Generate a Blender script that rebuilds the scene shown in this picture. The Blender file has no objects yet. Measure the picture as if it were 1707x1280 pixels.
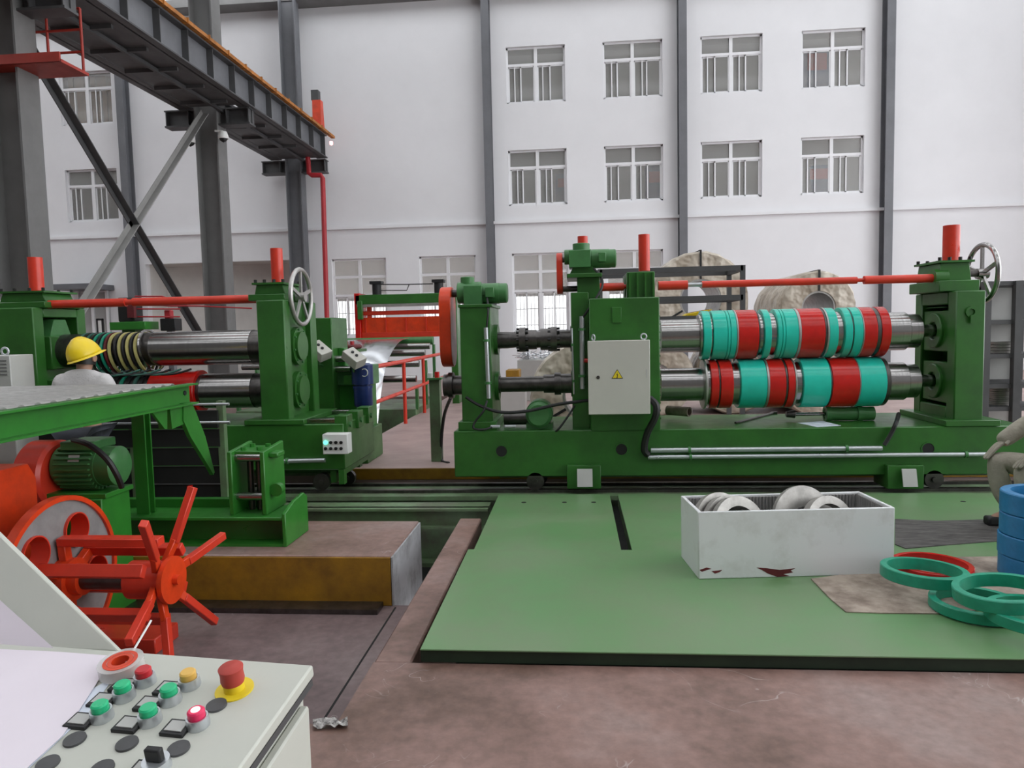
import bpy, bmesh, math, random
from mathutils import Vector, Matrix
random.seed(7)
sc = bpy.context.scene
# ------------------------------------------------------------------ camera
F_PX = 1216.4
PIT, YAW, ROL = math.radians(4.336), math.radians(4.998), math.radians(-1.298)
CAM = Vector((0.0, 0.0, 1.6))
fwd = Vector((-math.sin(YAW) * math.cos(PIT), math.cos(YAW) * math.cos(PIT), -math.sin(PIT)))
_r = Vector((math.cos(YAW), math.sin(YAW), 0.0))
_u = _r.cross(fwd)
rgt = _r * math.cos(ROL) + _u * math.sin(ROL)
upv = _u * math.cos(ROL) - _r * math.sin(ROL)
cd = bpy.data.cameras.new('camera')
cam = bpy.data.objects.new('camera', cd)
sc.collection.objects.link(cam)
cam.matrix_world = Matrix(((rgt.x, upv.x, -fwd.x, CAM.x), (rgt.y, upv.y, -fwd.y, CAM.y), (rgt.z, upv.z, -fwd.z, CAM.z), (0, 0, 0, 1)))
cd.sensor_fit = 'HORIZONTAL'
cd.sensor_width = 36.0
cd.lens = F_PX / 1707.0 * 36.0
cd.clip_start = 0.05
cd.clip_end = 300
sc.camera = cam
# ------------------------------------------------------------------ light
w = bpy.data.worlds.new('world')
sc.world = w
w.use_nodes = True
bgn = w.node_tree.nodes['Background']
bgn.inputs[0].default_value = (0.945, 0.97, 1.0, 1)
bgn.inputs[1].default_value = 3.0
sc.view_settings.view_transform = 'Standard'
sc.view_settings.look = 'None'
sc.view_settings.gamma = 1.0
sc.view_settings.use_curve_mapping = False
sc.view_settings.exposure = 0.10

# ------------------------------------------------------------------ pixel -> place
def ray(x, y):
    return fwd + rgt * ((x - 853.5) / F_PX) - upv * ((y - 640.0) / F_PX)
def P(x, y, Y):
    d = ray(x, y)
    return CAM + d * (Y / d.y)
def G(x, y, z=0.0):
    d = ray(x, y)
    return CAM + d * ((z - CAM.z) / d.z)
def PX(x, y, X):
    d = ray(x, y)
    return CAM + d * (X / d.x)

# ------------------------------------------------------------------ materials
def _mat(name):
    m = bpy.data.materials.new(name)
    m.use_nodes = True
    nt = m.node_tree
    return m, nt, nt.nodes['Principled BSDF']
def paint(name, c, rough=0.4, var=0.25, scale=3.0, c2=None, metal=0.0, bump=0.0, detail=6, lo=0.35, hi=0.7, stretch=None, spec=0.5, rvar=0.15, bdist=.01):
    m, nt, b = _mat(name)
    tc = nt.nodes.new('ShaderNodeTexCoord')
    src = tc.outputs['Object']
    if stretch:
        mp = nt.nodes.new('ShaderNodeMapping')
        mp.inputs['Scale'].default_value = stretch
        nt.links.new(src, mp.inputs['Vector'])
        src = mp.outputs['Vector']
    n = nt.nodes.new('ShaderNodeTexNoise')
    n.inputs['Scale'].default_value = scale
    n.inputs['Detail'].default_value = detail
    n.inputs['Roughness'].default_value = 0.65
    nt.links.new(src, n.inputs['Vector'])
    r = nt.nodes.new('ShaderNodeValToRGB')
    r.color_ramp.elements[0].position = lo
    r.color_ramp.elements[1].position = hi
    if c2 is None:
        c2 = tuple(x * (1 - var) for x in c)
    r.color_ramp.elements[0].color = (*c2, 1)
    r.color_ramp.elements[1].color = (*c, 1)
    nt.links.new(n.outputs['Fac'], r.inputs['Fac'])
    nt.links.new(r.outputs['Color'], b.inputs['Base Color'])
    b.inputs['Metallic'].default_value = metal
    b.inputs['Specular IOR Level'].default_value = spec
    mr = nt.nodes.new('ShaderNodeMapRange')
    mr.inputs['To Min'].default_value = min(1, rough + rvar)
    mr.inputs['To Max'].default_value = max(0.03, rough - rvar)
    nt.links.new(n.outputs['Fac'], mr.inputs['Value'])
    nt.links.new(mr.outputs['Result'], b.inputs['Roughness'])
    if bump:
        bp = nt.nodes.new('ShaderNodeBump')
        bp.inputs['Strength'].default_value = bump
        bp.inputs['Distance'].default_value = bdist
        nt.links.new(n.outputs['Fac'], bp.inputs['Height'])
        nt.links.new(bp.outputs['Normal'], b.inputs['Normal'])
    return m
M = {}
M['green'] = paint('machine_green', (0.034, 0.158, 0.024), 0.34, 0.34, 2.5, bump=0.04)
M['green2'] = paint('table_green', (0.032, 0.215, 0.026), 0.34, 0.25, 3.0, bump=0.03)
M['green3'] = paint('cover_plate_green', (0.115, 0.265, 0.100), 0.36, 0.3, 1.4, c2=(0.165, 0.245, 0.130), lo=0.35, hi=0.68, bump=0.04, detail=10)
M['green_dk'] = paint('rail_green', (0.14, 0.26, 0.12), 0.45, 0.5, 3.0, c2=(0.10, 0.11, 0.07))
M['motor'] = paint('motor_green', (0.065, 0.225, 0.07), 0.36, 0.25, 6.0)
M['red'] = paint('red_paint', (0.74, 0.050, 0.024), 0.33, 0.2, 4.0)
M['orange'] = paint('orange_red_paint', (0.80, 0.060, 0.012), 0.35, 0.3, 5.0)
M['rust'] = paint('orange_rail', (0.55, 0.20, 0.03), 0.6, 0.5, 6.0)
M['redpl'] = paint('platform_red', (0.42, 0.035, 0.02), 0.5, 0.3, 3.0)
M['pipe_red'] = paint('pipe_red', (0.50, 0.03, 0.04), 0.4, 0.2, 3.0)
M['steel'] = paint('polished_steel', (0.42, 0.41, 0.40), 0.22, 0.16, 4.0, metal=1.0, stretch=(14, .03, .03), rvar=0.05)
M['steel_dk'] = paint('oily_steel', (0.16, 0.15, 0.145), 0.34, 0.5, 6.0, metal=0.9)
M['steel_lt'] = paint('ground_steel', (0.55, 0.54, 0.52), 0.4, 0.25, 8.0, metal=0.8)
M['disc'] = paint('brushed_disc', (0.40, 0.385, 0.36), 0.45, 0.3, 12.0, metal=0.7)
M['zinc'] = paint('galvanised_pipe', (0.62, 0.65, 0.68), 0.32, 0.15, 8.0, metal=0.75)
M['teal'] = paint('teal_rubber', (0.022, 0.60, 0.46), 0.24, 0.12, 8.0, rvar=.05)
M['rred'] = paint('red_rubber', (0.62, 0.014, 0.010), 0.24, 0.2, 8.0, rvar=.05)
M['gring'] = paint('green_rubber', (0.02, 0.36, 0.22), 0.4, 0.3, 8.0)
M['blue'] = paint('blue_rubber', (0.015, 0.20, 0.44), 0.45, 0.3, 10.0)
M['white'] = paint('white_paint', (0.80, 0.80, 0.78), 0.55, 0.08, 3.0)
M['wall'] = paint('white_plaster', (0.80, 0.80, 0.82), 0.8, 0.05, 0.6, spec=0.2)
M['crate'] = paint('white_crate', (0.72, 0.73, 0.74), 0.5, 0.0, 4.0, c2=(0.60, 0.60, 0.59), lo=0.3, hi=0.5)
M['corr'] = paint('corrugated_grey', (0.30, 0.29, 0.28), 0.6, 0.3, 5.0)
M['grey'] = paint('steel_grey_paint', (0.165, 0.17, 0.185), 0.5, 0.2, 1.5)
M['grey_dk'] = paint('dark_girder_grey', (0.085, 0.085, 0.088), 0.55, 0.3, 1.5)
M['grey_lt'] = paint('pale_column_grey', (0.185, 0.183, 0.18), 0.55, 0.2, 1.5)
M['frame'] = paint('window_white', (0.82, 0.82, 0.84), 0.4, 0.05, 2.0)
M['room'] = paint('room_grey', (0.68, 0.66, 0.63), 0.8, 0.15, 1.0)
M['brown'] = paint('floor_brown', (0.235, 0.150, 0.138), 0.42, 0.3, 1.6, c2=(0.150, 0.098, 0.086), lo=0.3, hi=0.62, detail=12, bump=0.08)
M['brown_dk'] = paint('pit_brown', (0.185, 0.135, 0.137), 0.45, 0.35, 1.6, c2=(0.115, 0.085, 0.085), detail=10, bump=0.08)
M['walk'] = paint('walkway_pink', (0.40, 0.29, 0.27), 0.5, 0.2, 1.6)
M['yellow'] = paint('safety_yellow', (0.42, 0.22, 0.012), 0.5, 0.35, 3.0, c2=(0.20, 0.10, 0.01))
M['yellow_b'] = paint('helmet_yellow', (0.86, 0.62, 0.015), 0.3, 0.1, 3.0)
M['concrete'] = paint('pale_concrete', (0.42, 0.43, 0.45), 0.7, 0.3, 2.2, c2=(0.16, 0.155, 0.15), lo=0.3, hi=0.55)
M['black'] = paint('black_rubber', (0.012, 0.012, 0.013), 0.5, 0.3, 6.0)
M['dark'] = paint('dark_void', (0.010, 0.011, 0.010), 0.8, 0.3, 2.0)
M['desk'] = paint('console_cream', (0.55, 0.56, 0.50), 0.5, 0.06, 5.0)
M['cab'] = paint('cabinet_beige', (0.55, 0.54, 0.49), 0.42, 0.06, 3.0)
M['paper'] = paint('paper_pinkish', (0.80, 0.73, 0.80), 0.7, 0.05, 4.0)
M['paper2'] = paint('paper_bluish', (0.74, 0.80, 0.90), 0.7, 0.05, 4.0)
M['card'] = paint('cardboard', (0.40, 0.33, 0.27), 0.8, 0.4, 4.0, c2=(0.19, 0.145, 0.115), lo=.38, hi=.6, bump=0.2)
M['card_dk'] = paint('soiled_cardboard', (0.12, 0.11, 0.105), 0.75, 0.5, 5.0, c2=(0.035, 0.032, 0.03), stretch=(1, 4, 1), bump=0.2)
M['kraft'] = paint('wrapping_paper', (0.62, 0.56, 0.47), 0.38, 0.45, 2.6, c2=(0.36, 0.30, 0.23), bump=1.0, detail=2.5, bdist=.16)
M['strip'] = paint('bright_strip', (0.72, 0.74, 0.77), 0.22, 0.1, 2.0, metal=0.9, rvar=0.05)
M['cloth'] = paint('work_cloth', (0.40, 0.37, 0.30), 0.9, 0.3, 6.0, bump=0.6, bdist=.03)
M['cloth2'] = paint('pale_shirt', (0.62, 0.60, 0.60), 0.9, 0.15, 6.0, bump=0.5, bdist=.03)
M['trouser'] = paint('dark_trousers', (0.05, 0.055, 0.07), 0.9, 0.3, 6.0)
M['skin'] = paint('skin', (0.45, 0.26, 0.18), 0.55, 0.12, 6.0)
M['hair'] = paint('black_hair', (0.012, 0.010, 0.009), 0.5, 0.3, 20.0)
M['navy'] = paint('blue_motor', (0.02, 0.045, 0.20), 0.35, 0.3, 6.0)
M['ystrap'] = paint('yellow_cord', (0.55, 0.50, 0.18), 0.6, 0.25, 10.0)
M['gstrap'] = paint('green_cord', (0.05, 0.17, 0.13), 0.6, 0.3, 10.0)
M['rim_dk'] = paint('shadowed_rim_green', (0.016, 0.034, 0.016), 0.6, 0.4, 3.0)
M['wheel'] = paint('worn_grey_plate', (0.30, 0.29, 0.29), 0.5, 0.4, 4.0)
M['brace'] = paint('brace_grey', (0.29, 0.285, 0.275), 0.55, 0.2, 1.5)
M['bark'] = paint('brown_blind', (0.42, 0.25, 0.13), 0.8, 0.25, 3.0)
M['sign'] = paint('sign_yellow', (0.78, 0.60, 0.02), 0.5, 0.03, 3.0)
M['bgreen'] = paint('button_green', (0.02, 0.50, 0.22), 0.3, 0.05, 3.0)
M['bred'] = paint('button_red', (0.55, 0.02, 0.03), 0.35, 0.05, 3.0)
M['byel'] = paint('button_amber', (0.80, 0.48, 0.10), 0.35, 0.05, 3.0)
M['estop'] = paint('estop_red', (0.48, 0.05, 0.035), 0.5, 0.08, 3.0)
M['lampred'] = paint('button_lit_red', (0.80, 0.03, 0.12), 0.3, 0.05, 3.0)
M['ptag'] = paint('legend_plate', (0.50, 0.50, 0.48), 0.4, 0.1, 3.0)
M['rag'] = paint('paint_patch_maroon', (0.14, 0.012, 0.016), 0.6, 0.3, 9.0)
def floor_mat(name, ca, cb, cc):
    m, nt, b = _mat(name)
    L = nt.links.new
    tc = nt.nodes.new('ShaderNodeTexCoord')
    def noise(sc_, det, rough=.6, dist=0.0):
        n = nt.nodes.new('ShaderNodeTexNoise')
        n.inputs['Scale'].default_value = sc_
        n.inputs['Detail'].default_value = det
        n.inputs['Roughness'].default_value = rough
        n.inputs['Distortion'].default_value = dist
        L(tc.outputs['Object'], n.inputs['Vector'])
        return n
    n1, n2, n3, n4 = noise(.9, 10, .65), noise(16, 6), noise(2.3, 3, .55, 1.2), noise(1.7, 4)
    r = nt.nodes.new('ShaderNodeValToRGB')
    r.color_ramp.elements[0].position = .34
    r.color_ramp.elements[0].color = (*ca, 1)
    r.color_ramp.elements[1].position = .66
    r.color_ramp.elements[1].color = (*cc, 1)
    e = r.color_ramp.elements.new(.5)
    e.color = (*cb, 1)
    L(n1.outputs['Fac'], r.inputs['Fac'])
    fine = nt.nodes.new('ShaderNodeMapRange')
    fine.inputs['From Min'].default_value = .3
    fine.inputs['From Max'].default_value = .7
    fine.inputs['To Min'].default_value = .78
    fine.inputs['To Max'].default_value = 1.15
    L(n2.outputs['Fac'], fine.inputs['Value'])
    mul = nt.nodes.new('ShaderNodeVectorMath')
    mul.operation = 'SCALE'
    L(r.outputs['Color'], mul.inputs[0])
    L(fine.outputs['Result'], mul.inputs['Scale'])
    # thin pale scuff lines where one noise crosses its middle, only inside patches of another
    a = nt.nodes.new('ShaderNodeMath'); a.operation = 'SUBTRACT'; a.inputs[1].default_value = .5
    L(n3.outputs['Fac'], a.inputs[0])
    ab = nt.nodes.new('ShaderNodeMath'); ab.operation = 'ABSOLUTE'
    L(a.outputs[0], ab.inputs[0])
    lt = nt.nodes.new('ShaderNodeMapRange')
    lt.inputs['From Min'].default_value = .0
    lt.inputs['From Max'].default_value = .006
    lt.inputs['To Min'].default_value = 1
    lt.inputs['To Max'].default_value = 0
    L(ab.outputs[0], lt.inputs['Value'])
    pm_ = nt.nodes.new('ShaderNodeMapRange')
    pm_.inputs['From Min'].default_value = .54
    pm_.inputs['From Max'].default_value = .62
    L(n4.outputs['Fac'], pm_.inputs['Value'])
    mk = nt.nodes.new('ShaderNodeMath'); mk.operation = 'MULTIPLY'
    L(lt.outputs['Result'], mk.inputs[0]); L(pm_.outputs['Result'], mk.inputs[1])
    m2 = nt.nodes.new('ShaderNodeMath'); m2.operation = 'MULTIPLY'; m2.inputs[1].default_value = .55
    L(mk.outputs[0], m2.inputs[0])
    mx = nt.nodes.new('ShaderNodeMix'); mx.data_type = 'RGBA'
    L(m2.outputs[0], mx.inputs['Factor'])
    L(mul.outputs['Vector'], mx.inputs['A'])
    mx.inputs['B'].default_value = (.55, .50, .48, 1)
    L(mx.outputs['Result'], b.inputs['Base Color'])
    rg = nt.nodes.new('ShaderNodeMapRange')
    rg.inputs['To Min'].default_value = .62
    rg.inputs['To Max'].default_value = .28
    L(n1.outputs['Fac'], rg.inputs['Value'])
    L(rg.outputs['Result'], b.inputs['Roughness'])
    bp = nt.nodes.new('ShaderNodeBump')
    bp.inputs['Strength'].default_value = .12
    L(n2.outputs['Fac'], bp.inputs['Height'])
    L(bp.outputs['Normal'], b.inputs['Normal'])
    return m
M['brown'] = floor_mat('floor_brown_worn', (.115, .066, .048), (.258, .156, .132), (.305, .218, .198))
M['brown_dk'] = floor_mat('sunken_floor_mauve', (.130, .090, .090), (.20, .145, .146), (.24, .185, .185))
def glow(name, c, s):
    m, nt, b = _mat(name)
    b.inputs['Base Color'].default_value = (*c, 1)
    b.inputs['Emission Color'].default_value = (*c, 1)
    b.inputs['Emission Strength'].default_value = s
    return m
M['led'] = glow('green_pilot_light', (0.1, 0.9, 0.55), 2.5)
M['redlamp'] = glow('lit_lamp', (1.0, 0.45, 0.45), 2.0)
def glass(name, c, alpha, rough=0.06):
    m, nt, b = _mat(name)
    b.inputs['Base Color'].default_value = (*c, 1)
    b.inputs['Roughness'].default_value = rough
    b.inputs['Alpha'].default_value = alpha
    return m
M['pane'] = glass('window_pane', (0.46, 0.455, 0.44), 0.34)
M['clear'] = glass('clear_plastic', (0.75, 0.74, 0.72), 0.45, 0.15)

# ------------------------------------------------------------------ mesh helpers
COL = sc.collection
ORG = {}
class MB:
    def __init__(s):
        s.v = []
        s.f = []
    def add(s, vs, fs):
        o = len(s.v)
        s.v += [Vector(p) for p in vs]
        s.f += [tuple(i + o for i in f) for f in fs]
        return s
    def box(s, x0, x1, y0, y1, z0, z1):
        x0, x1 = sorted((x0, x1)); y0, y1 = sorted((y0, y1)); z0, z1 = sorted((z0, z1))
        vs = [(x, y, z) for x in (x0, x1) for y in (y0, y1) for z in (z0, z1)]
        return s.add(vs, [(0, 1, 3, 2), (4, 6, 7, 5), (0, 4, 5, 1), (2, 3, 7, 6), (0, 2, 6, 4), (1, 5, 7, 3)])
    def pbox(s, x0, y0, x1, y1, Y, d):
        a, b = P(x0, y0, Y), P(x1, y1, Y)
        return s.box(a.x, b.x, Y, Y + d, a.z, b.z)
    def obox(s, c, a, b, n):
        c, a, b, n = Vector(c), Vector(a), Vector(b), Vector(n)
        vs = [c + a * i + b * j + n * k for i in (-1, 1) for j in (-1, 1) for k in (-1, 1)]
        return s.add(vs, [(0, 1, 3, 2), (4, 6, 7, 5), (0, 4, 5, 1), (2, 3, 7, 6), (0, 2, 6, 4), (1, 5, 7, 3)])
    def bar(s, p, q, wd, h, up=(0, 0, 1)):
        p, q = Vector(p), Vector(q)
        d = (q - p)
        L = d.length
        d.normalize()
        u = Vector(up)
        side = d.cross(u)
        if side.length < 1e-4:
            side = d.cross(Vector((1, 0, 0)))
        side.normalize()
        u = side.cross(d)
        return s.obox((p + q) / 2, d * L / 2, side * wd / 2, u * h / 2)
    def _frame(s, d):
        d = Vector(d).normalized()
        t = Vector((0, 0, 1)) if abs(d.z) < 0.9 else Vector((1, 0, 0))
        a = d.cross(t).normalized()
        return d, a, d.cross(a)
    def revolve(s, prof, c, d, n=28, closed=False):
        d, a, b = s._frame(d)
        c = Vector(c)
        vs, fs = [], []
        m = len(prof)
        for i in range(n):
            t = 2 * math.pi * i / n
            e = a * math.cos(t) + b * math.sin(t)
            for (h, r) in prof:
                vs.append(c + d * h + e * r)
        for i in range(n):
            j = (i + 1) % n
            for k in range(m if closed else m - 1):
                l = (k + 1) % m
                fs.append((i * m + k, j * m + k, j * m + l, i * m + l))
        if not closed:
            if prof[0][1] > 1e-6:
                fs.append(tuple(i * m for i in range(n)))
            if prof[-1][1] > 1e-6:
                fs.append(tuple(i * m + m - 1 for i in reversed(range(n))))
        return s.add(vs, fs)
    def cyl(s, p, q, r, r2=None, n=24):
        p, q = Vector(p), Vector(q)
        L = (q - p).length
        return s.revolve([(0, r), (L, r if r2 is None else r2)], p, q - p, n)
    def ring(s, c, d, ro, ri, h, n=40, ch=0.0):
        pr = [(-h / 2, ri), (-h / 2, ro - ch), (-h / 2 + ch, ro), (h / 2 - ch, ro), (h / 2, ro - ch), (h / 2, ri)] if ch else [(-h / 2, ri), (-h / 2, ro), (h / 2, ro), (h / 2, ri)]
        return s.revolve(pr, c, d, n, True)
    def torus(s, c, d, R, r, n=36, m=8):
        return s.revolve([(r * math.sin(2 * math.pi * k / m), R + r * math.cos(2 * math.pi * k / m)) for k in range(m)], c, d, n, True)
    def prism(s, poly, ax, t0, t1):
        def mk(p, t):
            return {'x': (t, p[0], p[1]), 'y': (p[0], t, p[1]), 'z': (p[0], p[1], t)}[ax]
        n = len(poly)
        vs = [mk(p, t0) for p in poly] + [mk(p, t1) for p in poly]
        fs = [tuple(range(n)), tuple(range(2 * n - 1, n - 1, -1))]
        fs += [(i, (i + 1) % n, n + (i + 1) % n, n + i) for i in range(n)]
        return s.add(vs, fs)
    def tube(s, pts, r, n=8, sub=0):
        pts = [Vector(p) for p in pts]
        if sub:
            pts = smooth(pts, sub)
        vs, fs = [], []
        prev = None
        for i, p in enumerate(pts):
            d = (pts[min(i + 1, len(pts) - 1)] - pts[max(i - 1, 0)]).normalized()
            if prev is None:
                _, a, b = s._frame(d)
            else:
                a = (prev - d * prev.dot(d)).normalized()
                b = d.cross(a)
            prev = a
            for k in range(n):
                t = 2 * math.pi * k / n
                vs.append(p + (a * math.cos(t) + b * math.sin(t)) * r)
        for i in range(len(pts) - 1):
            for k in range(n):
                l = (k + 1) % n
                fs.append((i * n + k, i * n + l, (i + 1) * n + l, (i + 1) * n + k))
        fs.append(tuple(range(n)))
        fs.append(tuple((len(pts) - 1) * n + k for k in reversed(range(n))))
        return s.add(vs, fs)
    def build(s, name, mat, parent=None, bevel=0.0, smooth=True, seg=1):
        if parent is not None:
            o0 = ORG[parent]
        else:
            xs = [p.x for p in s.v]; ys = [p.y for p in s.v]; zs = [p.z for p in s.v]
            o0 = Vector(((min(xs) + max(xs)) / 2, (min(ys) + max(ys)) / 2, min(zs)))
        me = bpy.data.meshes.new(name)
        me.from_pydata([p - o0 for p in s.v], [], s.f)
        bm = bmesh.new()
        bm.from_mesh(me)
        bmesh.ops.recalc_face_normals(bm, faces=bm.faces)
        bm.to_mesh(me)
        bm.free()
        me.materials.append(M[mat] if isinstance(mat, str) else mat)
        if smooth:
            me.polygons.foreach_set('use_smooth', [True] * len(me.polygons))
            me.set_sharp_from_angle(angle=math.radians(38))
        ob = bpy.data.objects.new(name, me)
        COL.objects.link(ob)
        if parent is not None:
            ob.parent = parent
        else:
            ob.location = o0
        ORG[ob] = o0
        if bevel:
            md = ob.modifiers.new('bevel', 'BEVEL')
            md.width = bevel
            md.segments = seg
            md.limit_method = 'ANGLE'
        return ob
def smooth(pts, k):
    out = []
    n = len(pts)
    for i in range(n - 1):
        p0, p1, p2, p3 = pts[max(i - 1, 0)], pts[i], pts[i + 1], pts[min(i + 2, n - 1)]
        for j in range(k):
            t = j / k
            out.append(0.5 * ((2 * p1) + (p2 - p0) * t + (2 * p0 - 5 * p1 + 4 * p2 - p3) * t * t + (3 * p1 - p0 - 3 * p2 + p3) * t ** 3))
    out.append(pts[-1])
    return out
def thing(name, label, cat, loc, group=None, kind=None):
    o = bpy.data.objects.new(name, None)
    o.empty_display_size = 0.1
    COL.objects.link(o)
    o.location = Vector(loc)
    ORG[o] = Vector(loc)
    return tag(o, label, cat, group, kind)
def tag(o, label=None, cat=None, group=None, kind=None):
    if label: o['label'] = label
    if cat: o['category'] = cat
    if group: o['group'] = group
    if kind: o['kind'] = kind
    return o
def struct(o, label=None):
    o['kind'] = 'structure'
    if label: o['label'] = label
    return o
def hsec(cx, cy, wx, wy, tf, tw, along='x'):
    # H section outline, flanges perpendicular to 'along'
    a, b = wx / 2, wy / 2
    if along == 'y':
        p = [(-a, -b), (a, -b), (a, -b + tf), (tw / 2, -b + tf), (tw / 2, b - tf), (a, b - tf), (a, b), (-a, b), (-a, b - tf), (-tw / 2, b - tf), (-tw / 2, -b + tf), (-a, -b + tf)]
    else:
        p = [(-a, -b), (-a + tf, -b), (-a + tf, -tw / 2), (a - tf, -tw / 2), (a - tf, -b), (a, -b), (a, b), (a - tf, b), (a - tf, tw / 2), (-a + tf, tw / 2), (-a + tf, b), (-a, b)]
    return [(cx + x, cy + y) for x, y in p]

# ================================================================== SETTING
WY = 23.3
# --- floor: near slab, kerb, pit, platform, far walkway
PZ = -0.365
fl = struct(MB().box(-1.0, 16, -9, 3.36, -0.5, 0).box(-34, -1.0, -9, 2.8, -0.5, 0).build('floor', 'brown', smooth=False), 'brown painted concrete workshop floor, worn and scratched')
struct(MB().box(-1.0, -0.815, 3.36, 6.05, -0.6, 0).build('kerb', 'brown', fl, bevel=0.01))
struct(MB().box(-34, -1.0, 2.8, 5.02, PZ - 0.3, PZ).build('pit_floor', 'brown_dk', fl, smooth=False))
gb = MB()
gb.box(-1.312, -1.300, 3.0, 4.98, PZ - 0.01, PZ + 0.002)
struct(gb.build('floor_groove', 'dark', fl))
pf = struct(MB().box(-34, -1.335, 5.02, 5.96, PZ - 0.3, 0).build('platform', 'brown', fl, bevel=0.008))
struct(MB().box(-33.9, -1.34, 5.0, 5.02, PZ + 0.005, -0.012).build('painted_edge', 'yellow', pf))
struct(MB().box(-1.335, -1.322, 5.005, 5.955, PZ - 0.2, -0.01).build('end_face', 'concrete', pf))
struct(MB().box(-33.9, -1.40, 4.84, 5.0, PZ, PZ + 0.035).build('edge_angle', 'steel_dk', pf))
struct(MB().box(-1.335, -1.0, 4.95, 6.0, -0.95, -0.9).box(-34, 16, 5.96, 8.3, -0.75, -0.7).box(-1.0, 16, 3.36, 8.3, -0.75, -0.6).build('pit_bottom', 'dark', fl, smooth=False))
far = struct(MB().box(-3.05, 16, 8.3, 27, -1.8, 0).box(-34, -8.0, 8.3, 27, -1.8, 0).box(-8.0, -3.05, 17.5, 27, -1.8, 0).box(-8.0, -3.05, 8.3, 9.6, -1.8, 0).build('walkway', 'walk', fl, smooth=False))
struct(MB().box(-3.0, 16, 8.285, 8.3, -0.13, -0.004).build('painted_edge', 'yellow', far))
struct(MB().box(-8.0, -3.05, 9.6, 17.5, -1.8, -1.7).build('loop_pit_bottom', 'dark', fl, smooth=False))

# --- rear wall with openings
wins2 = [(-2.0, -0.17), (0.99, 2.80), (3.94, 5.78), (6.93, 8.77)]
winsG = [(-7.82, -6.03), (-4.94, -3.11), (-1.95, -0.17), (1.02, 2.78)]
opens = []
for a, b in wins2 + [(-16.75, -14.95)]:
    opens += [(a, b, 8.60, 10.31), (a, b, 5.46, 7.17)]
for a, b in winsG:
    opens.append((a, b, 1.45, 3.97))
opens.append((-14.15, -9.05, 0.0, 4.0))
def wall_mesh(x0, x1, z0, z1, y0, y1, ops):
    m = MB()
    zs = sorted({z0, z1, *[o[2] for o in ops], *[o[3] for o in ops]})
    for a, b in zip(zs, zs[1:]):
        mid = (a + b) / 2
        cut = sorted((o[0], o[1]) for o in ops if o[2] < mid < o[3])
        x = x0
        for c, d in cut:
            m.box(x, c, y0, y1, a, b)
            x = d
        m.box(x, x1, y0, y1, a, b)
    return m
ZT = 12.1
wb = struct(wall_mesh(-34, 16, 0, ZT, WY, WY + 0.25, opens).build('wall_back', 'wall', smooth=False), 'tall white plastered rear wall with rows of windows')
struct(MB().box(-34, 16, WY - 0.10, WY, 4.90, 4.99).build('trim_1', 'wall', smooth=False), 'thin horizontal white ledge along the rear wall')
struct(MB().box(-34, 16, WY - 0.6, WY, ZT - 0.25, ZT).build('trim_2', 'grey_lt', smooth=False), 'grey eave strip at the top of the rear wall')
# recess in the rear wall, left
rc = MB().box(-14.15, -9.05, WY + 1.2, WY + 1.35, 0, 4.0).box(-14.3, -14.15, WY + .25, WY + 1.35, 0, 4.0).box(-9.05, -8.9, WY + .25, WY + 1.35, 0, 4.0).box(-14.3, -8.9, WY + .25, WY + 1.35, 4.0, 4.15)
struct(rc.build('alcove', 'room', wb, smooth=False))
# rooms behind upper windows
for z0, z1 in ((4.95, 7.95), (8.1, 11.2)):
    struct(MB().box(-34, 16, WY + 3.2, WY + 3.3, z0, z1).build('wall_rooms', 'room', smooth=False), 'plain grey back wall of the rooms behind the windows')
    struct(MB().box(-34, 16, WY + .25, WY + 3.3, z1, z1 + .1).build('ceiling_rooms', 'room', smooth=False), 'plain grey ceiling of the rooms behind the windows')
    struct(MB().box(-34, 16, WY + .25, WY + 3.3, z0 - .05, z0).build('floor_rooms', 'room', smooth=False), 'plain grey floor of the rooms behind the windows')
struct(MB().box(-34, 16, WY + 3.2, WY + 3.3, 2.75, 4.85).build('wall_rooms', 'room', smooth=False), 'plain grey back wall of the ground-floor rooms')
struct(MB().box(15.5, 15.75, 18.5, WY, 0, ZT).build('wall_right', 'wall', smooth=False), 'white plastered side wall')
struct(MB().box(-34, -33.75, -9, WY, 0, ZT).build('wall_left', 'grey_lt', smooth=False), 'grey side wall of the hall')
struct(MB().box(-34, 16, -9.25, -9, 0, ZT).build('wall_front', 'grey_lt', smooth=False), 'grey wall of the hall facing the rear wall')
ce = MB()
y = -9.0
while y < WY:
    ce.box(-34, 16, y, min(y + 2.9, WY), ZT, ZT + 0.15)
    y += 4.6
struct(ce.build('ceiling', 'grey_lt', smooth=False), 'grey roof sheets with open skylight strips')

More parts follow.
